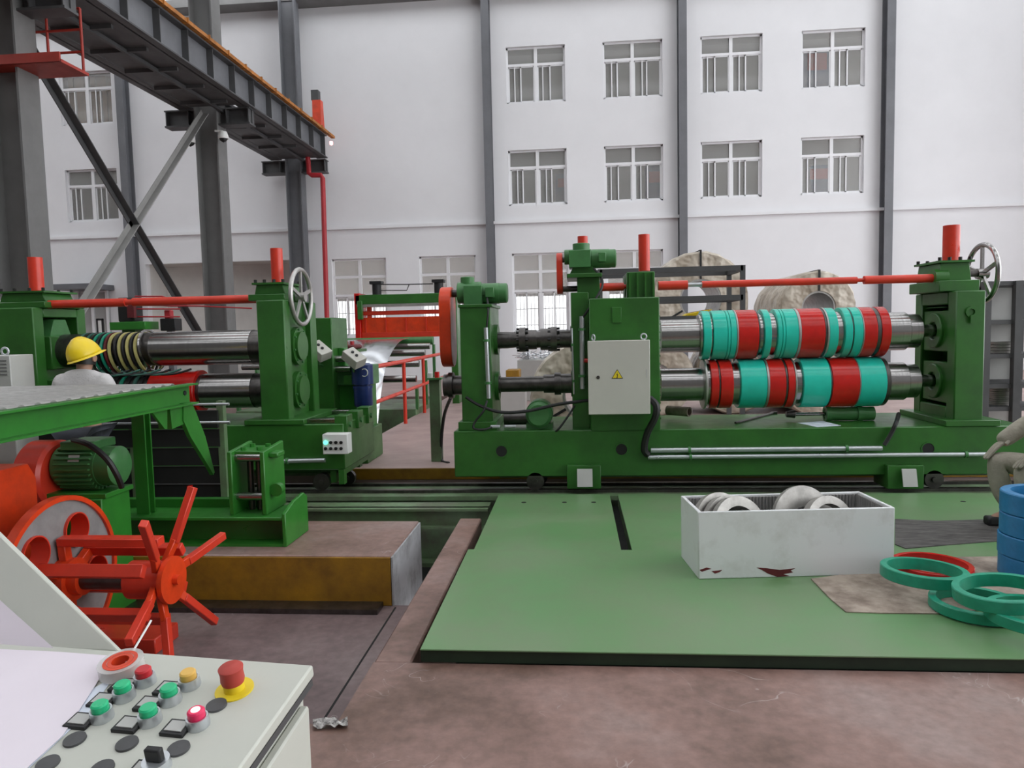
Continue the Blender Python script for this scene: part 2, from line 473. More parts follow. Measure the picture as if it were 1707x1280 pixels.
# --- windows
wn = 0
def window(x0, x1, z0, z1, ground=False, label=''):
    global wn
    wn += 1
    Yp = WY + 0.10
    fr = MB()
    t = 0.055
    fr.box(x0, x1, Yp, Yp + .08, z1 - t, z1).box(x0, x1, Yp, Yp + .08, z0, z0 + t)
    fr.box(x0, x0 + t, Yp, Yp + .08, z0, z1).box(x1 - t, x1, Yp, Yp + .08, z0, z1)
    xm = (x0 + x1) / 2
    fr.box(xm - .05, xm + .05, Yp - .01, Yp + .08, z0, z1)
    if ground:
        tr = [z1 - .58, z1 - 1.18]
    else:
        tr = [z1 - .53]
    for z in tr:
        fr.box(x0, x1, Yp - .005, Yp + .08, z - .04, z + .04)
    o = fr.build('window_%d' % wn, 'frame', smooth=False)
    struct(o, label)
    lv = [z1] + tr + [z0]
    for i in range(len(lv) - 1):
        for a, b in ((x0 + t, xm - .05), (xm + .05, x1 - t)):
            if i < len(lv) - 2:
                MB().box(a, b, Yp + .03, Yp + .038, lv[i + 1] + .04, lv[i] - .04).build('pane', 'pane', o, smooth=False)
            else:
                wd = b - a
                off = random.choice((.46, .46, .36, .28)) * wd
                zt, zb = lv[i] - .04, lv[i + 1] + t
                for k, (c, d, yy) in enumerate(((a, a + wd * .52, .045), (a + wd * .46, b, .01))):
                    d = min(d, b)
                    s = MB()
                    q = .035
                    s.box(c, c + q, Yp + yy, Yp + yy + .03, zb, zt).box(d - q, d, Yp + yy, Yp + yy + .03, zb, zt)
                    s.box(c, d, Yp + yy, Yp + yy + .03, zb, zb + q).box(c, d, Yp + yy, Yp + yy + .03, zt - q, zt)
                    so = s.build('sash', 'frame', o, smooth=False)
                    MB().box(c + q, d - q, Yp + yy + .01, Yp + yy + .018, zb + q, zt - q).build('pane', 'pane', so, smooth=False)
    if not ground:
        for a, b in ((x0 + t, xm - .05), (xm + .05, x1 - t)):
            xx = a + (b - a) * random.uniform(.2, .32)
            MB().box(xx - .016, xx + .016, Yp + .005, Yp + .028, z0 + t, tr[0] - .04).build('sash_bar', 'frame', o, smooth=False)
    if ground:
        g = MB()
        zt, zb = tr[-1], z0
        k = 0
        x = x0 + .1
        while x < x1 - .05:
            g.box(x - .007, x + .007, Yp + .16, Yp + .175, zb, zt)
            x += .115
        for z in (zb + .25, (zb + zt) / 2 + .1, zt - .12):
            g.box(x0, x1, Yp + .16, Yp + .175, z - .01, z + .01)
        g.build('security_bars', 'grey_lt', o, smooth=False)
    return o
cn = ['first', 'second', 'third', 'fourth']
ref = ['just right of the wall column behind the motorised gear stand', 'left of the wall column behind the warning cabinet', 'right of the wall column behind the warning cabinet', 'beside the wall column over the coloured rollers']
for i, (a, b) in enumerate(wins2):
    window(a, b, 8.60, 10.31, label='white framed top-floor window ' + ref[i])
for i, (a, b) in enumerate(wins2):
    window(a, b, 5.46, 7.17, label='white framed middle-floor window ' + ref[i])
window(-16.75, -14.95, 8.60, 10.31, label='white framed top-floor window behind the red platform')
window(-16.75, -14.95, 5.46, 7.17, label='white framed middle-floor window behind the crossed braces')
gl = ['beside the red pipe', 'above the black cylinders of the red tension frame', 'behind the dark couplings', 'behind the tall red cylinder on the drive housing']
for i, (a, b) in enumerate(winsG):
    window(a, b, 1.45, 3.97, True, 'white barred ground-floor window ' + gl[i])

# --- wall columns and crane columns
lab = ['slim grey steel column on the rear wall behind the crossed braces', None, 'slim grey steel column on the rear wall above the motorised gear stand', 'slim grey steel column on the rear wall above the long red shaft', 'slim grey steel column on the rear wall between the top-floor windows and the handwheel']
for i, xc in enumerate((-14.46, None, -2.59, 3.355, 9.36)):
    if xc is None:
        continue
    o = MB().prism(hsec(xc, WY - .2, 0.24, 0.38, 0.03, 0.02, 'y'), 'z', 0, ZT - .25).build('steel_column', 'grey', smooth=False)
    tag(o, lab[i], 'column', 'wall columns')
def crane_column(yc, label, wx=0.56, wy=0.45):
    t = thing('crane_column', label, 'column', (-8.68, yc, 0), 'crane columns')
    MB().prism(hsec(-8.68, yc, wx, wy, 0.035, 0.03, 'x'), 'z', 0.02, ZT - .02).build('shaft', 'grey_lt' if yc < 20 else 'grey', t, smooth=False)
    MB().box(-9.02, -8.34, yc - .3, yc + .3, 0, .04).build('foot_plate', 'grey', t)
    for sx in (-1, 1):
        x0 = -8.68 + sx * wx / 2
        x1 = x0 + sx * 0.78
        m = MB()
        m.box(x0, x1, yc - .16, yc + .16, zb - .40, zb - .36)
        m.prism([(x0, zb - .36), (x1, zb - .36), (x1, zb - .02), (x0, zb - .02)], 'y', yc - .012, yc + .012)
        m.box(x0, x1, yc - .16, yc + .16, zb - .03, zb)
        for k in (.25, .95):
            xx = x0 + sx * .78 * k
            m.box(xx - .012, xx + .012, yc - .15, yc + .15, zb - .36, zb - .03)
        m.build('corbel', 'grey_dk', t, smooth=False)
    return t
YA, YB, YC = 11.0, 17.35, 22.75
GX = -7.72
zt = PX(430, 133, GX + .17).z
zb = PX(430, 184, GX + .17).z
crane_column(YA, 'heavy grey crane column carrying the red railed platform')
cB = crane_column(YB, 'heavy grey crane column with dome cameras below the girder')
crane_column(YC, 'grey crane column against the rear wall with the red pipe', 0.5, 0.4)

# crane girders
def girder(xc, label, zt, zb, cond=True):
    t = thing('crane_girder', label, 'girder', (xc, 5, zb), 'crane girders')
    y0, y1 = 3.0, 22.55
    MB().box(xc - .17, xc + .17, y0, y1, zt - .03, zt).build('flange', 'grey_dk', t, smooth=False)
    MB().box(xc - .17, xc + .17, y0, y1, zb, zb + .03).build('flange', 'grey_dk', t, smooth=False)
    MB().box(xc - .012, xc + .012, y0, y1, zb, zt).build('web', 'grey', t, smooth=False)
    st = MB().box(xc + .012, xc + .15, -.008, .008, zb + .03, zt - .03).build('stiffener', 'grey_dk', t, smooth=False)
    yy = y1 - .15
    st.location = (0, yy, 0)
    base = st.location.y
    k = 0
    while cond and yy > 6.5:
        yy -= 1.0
        c = st.copy()
        COL.objects.link(c)
        c.parent = t
        c.location = (0, yy, 0)
    MB().box(xc - .06, xc + .06, y0, y1, zt, zt + .11).build('rail', 'grey_dk', t, smooth=False)
    return t
g1 = girder(GX, 'dark grey crane girder with ribs topped by the orange conductor bar', zt - .05, zb)
g2 = girder(-9.19, 'dark grey crane girder on the far side of the crane columns', zt - .05, zb, False)
MB().box(-9.0, GX - .17, 3.0, YB - .3, zb + .005, zb + .025).build('underside_plate', 'grey_dk', g2, smooth=False)
MB().box(-9.0, GX - .17, YB + .3, YC - .3, zb + .005, zb + .025).build('underside_plate', 'grey_dk', g2, smooth=False)
for k in range(17):
    yy = 4.0 + k * 1.05
    if abs(yy - YB) > .35 and abs(yy - YA) > .35:
        MB().box(-9.0, GX - .17, yy, yy + .06, zb - .07, zb + .005).build('cross_member', 'grey_dk', g2, smooth=False)
MB().box(-8.35, -8.28, 3.0, YC - .3, zb - .09, zb - .02).build('bracing_angle', 'grey_dk', g2, smooth=False)
cb = MB()
for k in range(3):
    cb.box(GX + .15 + .04 * k, GX + .18 + .04 * k, 3.0, 23.05, zt - .03, zt + .045)
for k in range(22):
    yy = 4 + k * .85
    cb.box(GX + .12, GX + .28, yy, yy + .03, zt - .045, zt + .07)
tag(cb.build('conductor_bar', 'rust', g1, smooth=False))
s = MB()
s.prism([(22.15, zt - .02), (22.5, zt - .02), (22.42, zt + .92), (22.2, zt + .92)], 'x', GX - .13, GX + .13)
st_ = s.build('end_stop', 'orange', g1, smooth=False)
MB().box(GX - .16, GX + .06, 22.2, 22.42, zt + .92, zt + 1.22).build('buffer', 'grey_dk', st_, smooth=False)
MB().revolve([(0, .02), (.0, .055), (.09, .055), (.12, .0)], PX(552, 236, GX + .2), (0, 0, -1), 12).build('signal_lamp', 'redlamp', g1)

# braces in the plane of the crane columns
def brace(p, q, wdt, m, label):
    a, b = PX(p[0], p[1], -8.68), PX(q[0], q[1], -8.68)
    d = (b - a).normalized()
    mb = MB()
    n = Vector((1, 0, 0))
    mb.bar(a, b, wdt, .02, n)
    mb.bar(a + n * .07, b + n * .07, .02, .14, n)
    o = mb.build('cross_brace', m, smooth=False)
    return tag(o, label, 'brace', 'cross braces between the crane columns')
brace((22, 38), (332, 560), .22, 'grey_dk', 'dark steel brace falling from the red platform behind the red shaft')
brace((338, 190), (118, 540), .24, 'brace', 'pale grey steel brace rising to the crane column with dome cameras')
# red pipe on the wall column
V3 = lambda x, y, z: Vector((x, y, z))
def PC(x, y): return P(x, y, 22.3)
tag(MB().tube([PC(513, 262), PC(515, 289), PC(520, 292), PC(535, 292), PC(538, 297), PC(541, 400), PC(546, 560), V3(PC(546, 560).x, 22.3, 0.0)], .075, 10).build('fire_pipe', 'pipe_red'), 'thin red pipe stepping down beside the crane column at the rear wall', 'pipe')
# dome cameras
for (px, py), lb in (((372, 227), 'white dome camera hanging beside the crane column'), ((317, 234), 'white dome camera half hidden behind the pale brace')):
    c = P(px, py, YB - .35)
    t = thing('dome_camera', lb, 'camera', c, 'dome cameras')
    MB().revolve([(.10, .0), (.10, .09), (.0, .12), (-.06, .12)], c, (0, 0, 1), 20).build('housing', 'white', t)
    MB().revolve([(-.05, .095), (-.10, .08), (-.15, .0)], c, (0, 0, 1), 16).build('lens_dome', 'black', t)
    ax = -8.4 if px > 340 else -8.96
    MB().bar((ax, c.y, c.z + .13), (c.x, c.y, c.z + .11), .04, .04).build('bracket', 'white', t)

# red railed platform on the nearest crane column
t = thing('access_platform', 'red steel platform with tubular guard rail high on the crane column', 'platform', (-8.6, YA - .5, 5.7))
xr = PX(100, 101, -7.6)
X1 = -7.62
X1 = -7.62
yn, yf_ = PX(100, 101, X1).y, PX(145, 126, X1).y
zp = (PX(100, 101, X1).z + PX(145, 126, X1).z) / 2
MB().box(-11.0, X1, yn, yf_ + .05, zp, zp + .045).build('deck', 'redpl', t, smooth=False)
MB().box(-11.0, X1, yn - .01, yn + .02, zp, zp + .14).build('toe_board', 'redpl', t, smooth=False)
for xx in (X1 - .05, X1 - .62, -9.2, -10.2):
    MB().cyl((xx, yf_, zp + .04), (xx, yf_, zp + 1.02), .022, n=10).build('post', 'redpl', t)
for zz in (.36, .7, 1.02):
    MB().cyl((-11, yf_, zp + zz), (X1 - .05, yf_, zp + zz), .02, n=10).build('rail', 'redpl', t)
MB().bar((-8.9, yn + .02, zp - .6), (-9.15, yn + .02, zp), .06, .06).build('bracket', 'redpl', t)

# ================================================================== TRACK AND COVER PLATES
ZR = 0.0
for i, (y0, y1, zt_, lb) in enumerate(((6.86, 7.2, 0.0, 'long green steel track beam under the front wheels of the slitters'), (7.78, 8.1, -0.13, 'long green steel track beam under the rear wheels of the slitters'))):
    t = thing('track_beam', lb, 'beam', (0, (y0 + y1) / 2, -.7), 'track beams')
    MB().box(-12, 8, y0, y1, zt_ - .04, zt_).build('flange', 'green_dk', t, smooth=False)
    MB().box(-12, 8, (y0 + y1) / 2 - .02, (y0 + y1) / 2 + .02, -.68, zt_ - .04).build('web', 'green_dk', t, smooth=False)
    MB().box(-12, 8, y0, y1, -.7, -.66).build('flange', 'green_dk', t, smooth=False)
    MB().box(-12, 8, (y0 + y1) / 2 - .03, (y0 + y1) / 2 + .03, zt_, zt_ + .03).build('rail', 'steel_dk', t, smooth=False)
t = thing('pit_edge_channel', 'low green channel along the pit edge beside the platform', 'beam', (-6, 6.5, -.2))
MB().box(-12, -.80, 6.42, 6.46, -.16, .0).build('web', 'green_dk', t, smooth=False)
MB().box(-12, -.80, 6.36, 6.62, -.02, .0).build('flange', 'green_dk', t, smooth=False)
MB().box(-12, -.80, 6.36, 6.62, -.18, -.16).build('flange', 'green_dk', t, smooth=False)
for k in range(6):
    MB().box(-11 + k * 2.0, -10.94 + k * 2.0, 6.40, 6.46, -.7, -.18).build('support', 'green_dk', t, smooth=False)

pz = 0.069
t = thing('cover_plate', 'broad green steel cover plate with worn pale patches', 'plate', (1.5, 4.2, 0), 'green pit cover plates')
MB().box(-.768, 5.2, 3.36, 4.955, pz - .008, pz).build('sheet', 'green3', t, bevel=.002)
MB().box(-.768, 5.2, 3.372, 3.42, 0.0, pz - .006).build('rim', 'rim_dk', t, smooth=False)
MB().box(-.768, 5.2, 4.88, 4.94, 0.0, pz - .008).build('rim', 'green_dk', t, smooth=False)
xs = [-.738, G(1024, 841, .03).x - .005, 5.2]
sl = G(1036, 890, .03).x
lbs = ['smaller green cover plate left of the narrow slot', 'smaller green cover plate right of the narrow slot']
for i in range(2):
    x0 = xs[0] if i == 0 else sl + .045
    x1 = sl - .03 if i == 0 else xs[2]
    t = thing('cover_plate', lbs[i], 'plate', ((x0 + x1) / 2, 5.8, 0), 'green pit cover plates')
    MB().box(x0, x1, 4.957, 6.74, .030, .046).build('sheet', 'green3', t, bevel=.002)
    for q in (.25, .6, .85):
        c = Vector((x0 + (x1 - x0) * q, 6.42, .0465))
        MB().cyl(c, c + Vector((0, 0, .0012)), .022, n=12).build('lifting_hole', 'dark', t)
    for ya in (6.66, 4.96):
        MB().box(x0, x1, ya, ya + .06, -.1, .03).build('rim', 'green_dk', t, smooth=False)
tag(MB().box(sl - .03, sl + .045, 4.955, 6.7, -.3, -.06).build('slot_liner', 'dark'), 'black slot between the two smaller cover plates', 'slot')

# ================================================================== SLITTING LINE MACHINES
def motor_x(name, parent, c, L, r, mat='motor', box=True, fins=True, flip=False):
    # electric motor, axis along X, centre c
    c = Vector(c)
    s = -1 if flip else 1
    d = Vector((s, 0, 0))
    body = MB().revolve([(-L / 2, r * .6), (-L / 2, r * .98), (-L / 2 + .02, r), (L * .22, r), (L * .22, r * .96), (L * .46, r * .96), (L / 2, r * .8), (L / 2, .0)], c, d, 28)
    b = body.build(name, mat, parent)
    if fins:
        f = MB()
        n = 26
        for k in range(n):
            a = 2 * math.pi * k / n
            e = Vector((0, math.cos(a), math.sin(a)))
            tg = Vector((0, -math.sin(a), math.cos(a)))
            f.obox(c + e * r * 1.03 + d * (-L * .12), d * L * .30, tg * .0055, e * r * .13)
        f.build('cooling_fins', mat, b, smooth=False)
    if box:
        MB().box(c.x - L * .22, c.x + L * .08, c.y - r * 1.45, c.y - r * .7, c.z - r * .45, c.z + r * .55).build('terminal_box', mat, b, bevel=.006)
    return b
def slot_guard(name, parent, x0, x1, yc, wy, z0, z1, mat='orange'):
    pts = []
    r = wy / 2
    for k in range(9):
        a = math.pi * k / 8
        pts.append((yc + r * math.cos(a), z1 - r + r * math.sin(a)))
    for k in range(9):
        a = math.pi + math.pi * k / 8
        pts.append((yc + r * math.cos(a), z0 + r + r * math.sin(a)))
    return MB().prism(pts, 'x', x0, x1).build(name, mat, parent, bevel=.006)
def cap_stack(parent, xc, yc, z0, z1, w_, d_):
    # bearing-cap block with ribs and bolt heads under a lift cylinder
    h = z1 - z0
    m = MB().box(xc - w_ / 2, xc + w_ / 2, yc - d_ / 2, yc + d_ / 2, z0, z0 + h * .35)
    m.prism([(xc - w_ * .42, z0 + h * .35), (xc + w_ * .42, z0 + h * .35), (xc + w_ * .36, z1 - .02), (xc - w_ * .36, z1 - .02)], 'y', yc - d_ * .36, yc + d_ * .36)
    o = m.build('screw_cap', 'green', parent, bevel=.006)
    MB().box(xc - w_ * .44, xc + w_ * .44, yc - d_ * .42, yc + d_ * .42, z1 - .02, z1).build('cap_plate', 'green', o)
    for sx in (-1, -.35, .35, 1):
        for sy in (-1, 1):
            MB().cyl((xc + sx * w_ * .38, yc + sy * d_ * .35, z1), (xc + sx * w_ * .38, yc + sy * d_ * .35, z1 + .032), .016, n=6).build('bolt', 'black', o, smooth=False)
    return o
def handwheel(parent, c, R, mat='steel_lt'):
    c = Vector(c)
    m = MB().torus(c, (1, 0, 0), R, .024, 48, 10)
    o = m.build('handwheel', mat, parent)
    for k in range(5):
        a = 2 * math.pi * k / 5 + .3
        e = Vector((0, math.cos(a), math.sin(a)))
        MB().bar(c + e * .04, c + e * (R - .01), .035, .022, (1, 0, 0)).build('spoke', mat, o)
    MB().cyl(c - Vector((.05, 0, 0)), c + Vector((.05, 0, 0)), .05, n=18).build('hub', mat, o)
    return o
def conduit(parent, a, b, r, mat='zinc', clamps=(.2, .8), name='conduit'):
    a, b = Vector(a), Vector(b)
    o = MB().cyl(a, b, r, n=14).build(name, mat, parent)
    d = (b - a).normalized()
    for k in clamps:
        p = a.lerp(b, k)
        MB().cyl(p - d * .012, p + d * .012, r * 1.5, n=12).build('clamp', 'motor', o)
    return o
AY = 7.47          # arbor axis depth
def arbor(parent, xs_, yy, bands, r_of, neck):
    """bands: list of (px0, px1, radius, material); every sleeve is a piece of its own on the shaft"""
    xA = P(xs_[0], yy, AY).x
    xB = P(xs_[1], yy, AY).x
    z = P((xs_[0] + xs_[1]) / 2, yy, AY).z
    sh = MB().cyl((xA, AY, z), (xB, AY, z), r_of, n=40).build('arbor', 'steel', parent)
    if neck:
        MB().cyl((xB - .01, AY, z), (P(neck, yy, AY).x, AY, z), .06, n=20).build('journal', 'steel', sh)
    for a, b, r, mt, nm in bands:
        x0, x1 = P(a, yy, AY - .2).x, P(b, yy, AY - .2).x
        MB().ring(((x0 + x1) / 2, AY, z), (1, 0, 0), r, r_of - .004, abs(x1 - x0), 48, .004).build(nm, mt, sh)
    return sh, z

# ------------------------------------------------------------------ slitter with coloured rings (on the right)
ms = thing('slitting_machine', 'green slitting machine with teal and red rings on its twin arbors', 'machine', (1.5, 7.5, 0.0), 'slitting machines')
bz1 = P(1250, 714, 7.0).z
bz0 = P(1100, 793.5, 7.0).z
bx0, bx1 = P(757, 750, 7.0).x, P(1712, 750, 7.0).x
BASE = MB().box(bx0, bx1, 7.0, 8.1, bz0, bz1).build('base', 'green', ms, bevel=.008)
MB().box(P(832, 800, 7.2).x, bx1 - .1, 7.25, 8.0, .10, bz0).build('subframe', 'green_dk', ms, smooth=False)
for px, py in ((836, 752), (1036, 749), (1547, 748)):
    c = P(px, py, 7.0)
    MB().ring(c + Vector((0, -.001, 0)), (0, 1, 0), .064, .054, .010, 28).build('hole_rim', 'green', BASE)
    MB().cyl(c + Vector((0, -.003, 0)), c + Vector((0, .02, 0)), .055, n=28).build('lightening_hole', 'dark', BASE)
for px in (893, 1553):
    c = P(px, 808, 7.05)
    c.z = .03 + .085
    for yy in (7.03, 7.86):
        wv = MB().revolve([(-.03, .02), (-.03, .085), (.03, .085), (.03, .02)], (c.x, yy, c.z if yy < 7.5 else -.015), (0, 1, 0), 28, True).build('wheel', 'steel_dk', ms)
        MB().cyl((c.x, yy - .05, c.z if yy < 7.5 else -.015), (c.x, yy + .06, c.z if yy < 7.5 else -.015), .025, n=14).build('axle', 'steel_dk', wv)
for (a, b, cxy, tl) in ((945, 1002, (962, 988), 0), (1480, 1540, (1503, 1530), 1)):
    m = MB().pbox(a, 776, b, 815, 6.93, .32)
    o = m.build('rail_clamp', 'green', ms, bevel=.005)
    q = MB()
    p0, p1 = P(cxy[0], 782, 6.9), P(cxy[1], 811, 6.86)
    q.obox((p0 + p1) / 2, ((p1.x - p0.x) / 2, 0, 0), (0, -.02, (p1.z - p0.z) / 2), (0, .006, .002))
    q.build('scale_plate', 'ptag', o)

# gear stand
sx0, sx1 = P(768, 600, 7.1).x, P(819, 600, 7.1).x
sz1 = P(795, 507, 7.1).z
GS = MB().box(sx0, sx1, 7.1, 7.9, bz1, sz1).build('gear_stand', 'green', ms, bevel=.008)
MB().box(sx0 - .035, sx1 + .04, 7.05, 7.95, bz1, bz1 + .085).build('stand_foot', 'green', GS, bevel=.005)
MB().box(sx0 - .01, sx1 + .02, 7.08, 7.92, sz1 - .03, sz1 + .0).build('stand_cap', 'green', GS, bevel=.005)
for (px, py, r) in ((832, 566, .155), (832, 643, .15)):
    c = P(px, py, 7.5)
    MB().cyl((sx1, 7.5, c.z), (sx1 + .035, 7.5, c.z), r, n=32).build('bearing_cover', 'green', GS)
mo = motor_x('gear_motor', ms, P(822, 489, 7.45), .30, .105, fins=False)
gb_ = MB().pbox(772, 476, 804, 512, 7.32, .26)
gc = P(783, 488, 7.45)
gb_.cyl(gc + Vector((-.12, 0, 0)), gc + Vector((.12, 0, 0)), .11, n=24)
gb_.cyl(gc + Vector((-.02, 0, .02)), gc + Vector((-.02, 0, .16)), .07, n=18)
gb_.build('gearbox', 'motor', ms, bevel=.006)
slot_guard('chain_guard', ms, P(736, 550, 7.45).x, P(755, 550, 7.45).x, 7.5, .36, P(745, 612, 7.45).z, P(745, 478, 7.45).z)
MB().cyl((P(752, 550, 7.5).x, 7.5, gc.z), (gc.x, 7.5, gc.z), .04, n=16).build('drive_shaft', 'steel_dk', ms)
conduit(ms, P(810, 546, 7.06), P(815, 664, 7.06), .022, clamps=(.18, .78))

# spindles between gear stand and drive housing
za = P(890, 566, AY).z
xL, xR = sx1 + .03, P(960, 566, AY).x
L = xR - xL
prof = [(0, .085), (.12 * L, .085), (.12 * L, .085), (.28 * L, .075), (.28 * L, .125), (.36 * L, .125), (.36 * L, .10), (.5 * L, .10), (.5 * L, .085), (.55 * L, .085), (.55 * L, .11), (.68 * L, .11), (.68 * L, .125), (.76 * L, .125), (.76 * L, .09), (.93 * L, .09), (.93 * L, .13), (L, .13)]
sp = MB().revolve(prof, (xL, AY, za), (1, 0, 0), 28).build('upper_spindle', 'steel_dk', ms)
for k in (.32, .72):
    for a in range(8):
        e = Vector((0, math.cos(a * math.pi / 4), math.sin(a * math.pi / 4)))
        p = Vector((xL + L * k, AY, za)) + e * .108
        MB().cyl(p + Vector((-.06, 0, 0)), p + Vector((.06, 0, 0)), .014, n=6).build('bolt', 'black', sp)
zl = P(890, 640, AY).z
prof = [(0, .09), (.02, .09), (.02, .078), (.58 * L, .078), (.58 * L, .095), (.72 * L, .095), (.72 * L, .115), (.8 * L, .115), (.8 * L, .10), (.93 * L, .10), (.93 * L, .135), (L, .135)]
MB().revolve(prof, (xL, AY, zl), (1, 0, 0), 28).build('lower_spindle', 'steel_dk', ms)
xe = P(741, 648, AY).x
MB().revolve([(0, .07), (0, .115), (.05, .115), (.05, .135), (.10, .135), (.10, .10), (sx0 - xe, .10)], (xe, AY, zl), (1, 0, 0), 26).build('spindle_end', 'steel_dk', ms)

# drive housing
hx0, hx1 = P(983, 600, 7.0).x, P(1100, 600, 7.0).x
hz1 = P(1045, 496, 7.0).z
DH = MB().box(hx0, hx1, 7.0, 7.95, bz1 - .02, hz1).build('drive_housing', 'green', ms, bevel=.008)
hl0 = P(953, 600, 7.12).x
MB().box(hl0, hx0, 7.12, 7.9, bz1 - .02, P(965, 487, 7.1).z).build('housing_flank', 'green', DH, bevel=.006)
MB().pbox(1020, 512, 1036, 538, 6.985, .02).build('maker_tab', 'green', DH, bevel=.003)
for k in range(14):
    z = bz1 + .1 + k * .075
    MB().cyl((hx1 - .005, 7.06, z), (hx1 + .012, 7.06, z), .012, n=6).build('flange_bolt', 'green', DH, smooth=False)
# cabinet
cx0, cx1 = P(981, 630, 6.76).x, P(1083, 630, 6.76).x
cz0, cz1 = P(1030, 690, 6.76).z, P(1030, 568, 6.76).z
CB = MB().box(cx0, cx1, 6.78, 6.995, cz0, cz1).build('switch_cabinet', 'cab', ms, bevel=.006)
dr = MB().box(cx0 - .004, cx1 + .004, 6.757, 6.78, cz0 - .004, cz1 + .004).build('cabinet_door', 'cab', CB, bevel=.006, seg=2)
c = P(997, 629, 6.757)
MB().cyl(c, c + Vector((0, -.008, 0)), .016, n=16).cyl(c + Vector((0, -.006, 0)), c + Vector((0, -.012, 0)), .009, n=12).build('door_lock', 'steel_dk', CB)
for px in (989, 1073):
    c = P(px, 561, 6.85)
    c.z = cz1 + .033
    MB().torus(c, (0, 1, 0) if px > 1000 else (1, .6, 0), .026, .007, 20, 8).cyl((c.x, c.y, cz1 - .002), (c.x, c.y, cz1 + .01), .014, n=10).build('lifting_eye', 'zinc', CB)
MB().pbox(1077, 615, 1079, 630, 6.753, .004).build('hinge', 'ptag', CB)
# warning triangle with lightning bolt
def tri(px, py, h, Y):
    c = P(px, py, Y)
    return c
c = P(1029, 625, 6.755)
h = .054
def T(k, yo, name, mat, par):
    pts = [(c.x, c.z + h * k), (c.x - h * .98 * k, c.z - h * .62 * k), (c.x + h * .98 * k, c.z - h * .62 * k)]
    return MB().prism(pts, 'y', 6.757 - yo, 6.757).build(name, mat, par, smooth=False)
wsn = T(1.0, .002, 'warning_sign', 'black', CB)
T(.84, .003, 'sign_face', 'sign', wsn)
bl = [(.10, .52), (-.16, .02), (.02, .06), (-.08, -.34), (-.16, -.26), (-.06, -.56), (.12, -.36), (.03, -.38), (.16, .18), (-.02, .12)]
MB().prism([(c.x + x * h * .95, c.z + z * h * .95 - .002) for x, z in bl], 'y', 6.757 - .004, 6.757).build('lightning_bolt', 'black', wsn, smooth=False)
conduit(ms, P(970, 527, 7.08), P(971, 648, 7.08), .026, clamps=(.18, .82))
conduit(ms, P(953, 547, 7.06), P(957, 657, 7.06), .009, clamps=(.25, .8))
MB().cyl(P(974, 601, 7.06), P(981, 601, 7.06), .02, n=14).build('stop_knob', 'rred', ms)

# top drive on the housing
tz = hz1
MB().pbox(962, 463, 1000, 497, 7.25, .5).build('top_bracket', 'green', ms, bevel=.005)
m = MB()
a0, a1 = P(945, 461, 7.3), P(1003, 461, 7.3)
m.box(a0.x, a1.x, 7.18, 7.85, a0.z - .02, a0.z + .02)
m.prism([(P(958, 445, 7.3).x, P(958, 440, 7.3).z), (P(985, 445, 7.3).x, P(985, 440, 7.3).z), (P(1000, 458, 7.3).x, a0.z), (P(947, 458, 7.3).x, a0.z)], 'y', 7.35, 7.65)
m.build('motor_shelf', 'green', ms, bevel=.004)
motor_x('top_motor', ms, P(1006, 431, 7.42), .25, .095, fins=False)
g = MB().pbox(948, 417, 985, 445, 7.3, .26)
cg = P(969, 428, 7.43)
g.cyl(cg + Vector((0, 0, -.1)), cg + Vector((0, 0, .13)), .085, n=20).cyl(cg + Vector((-.17, 0, 0)), cg + Vector((.1, 0, 0)), .075, n=20)
g.build('top_gearbox', 'motor', ms, bevel=.005)
slot_guard('belt_guard', ms, P(928, 455, 7.45).x, P(938, 455, 7.45).x, 7.48, .2, P(933, 490, 7.45).z, P(933, 421, 7.45).z, 'red')
for py in (433, 482):
    p = P(934, py, 7.48)
    MB().cyl(p, p + Vector((.20, 0, 0)), .03, n=14).build('guard_shaft', 'steel_dk', ms)
zq = P(1075, 470, AY).z
def lift(px, y0, y1, yc, r, nm='lift_cylinder'):
    a, b = P(px, y1, yc), P(px, y0, yc)
    return MB().cyl((a.x, yc, a.z), (a.x, yc, b.z), r, n=28).build(nm, 'red', ms)
lift(971.5, 394, 420, 7.62, .052, 'rear_cylinder')
lift(1074, 391, 452, AY, .056)
m = MB().box(hx1 - .29, hx1 - .02, 7.2, 7.75, hz1, P(1075, 456, AY).z)
m.build('cap_block', 'green', ms, bevel=.006)
rb = MB()
for k in range(4):
    x = hx1 - .27 + k * .075
    rb.box(x, x + .018, 7.17, 7.2, hz1, P(1075, 458, AY).z)
rb.cyl((hx1 - .30, 7.45, zq - .06), (hx1 - .28, 7.45, zq - .06), .11, n=24)
rb.build('cap_ribs', 'green', ms, smooth=False)
# cross shaft over the arbors
def XS(px, py, r, n=18):
    return
ysh = 7.30
segs = [(1000, 1040, .040), (1040, 1055, .022), (1097, 1146, .045), (1146, 1170, .020), (1170, 1428, .034), (1428, 1440, .018), (1440, 1572, .040)]
zsA, zsB = P(1020, 479, ysh).z, P(1500, 464.5, ysh).z
zs_ = (zsA + zsB) / 2
cs = None
for a, b, r in segs:
    o = MB().cyl((P(a, 470, ysh).x, ysh, zs_), (P(b, 470, ysh).x, ysh, zs_), r, n=20).build('cross_shaft' if cs is None else 'shaft_section', 'zinc' if r == .020 else 'red', ms if cs is None else cs)
    cs = cs or o

# bearing stand at the open end
rx0 = P(1592, 600, 7.05).x
rx1 = P(1641, 600, 7.05).x
rz1 = P(1616, 484, 7.05).z
RH = MB()
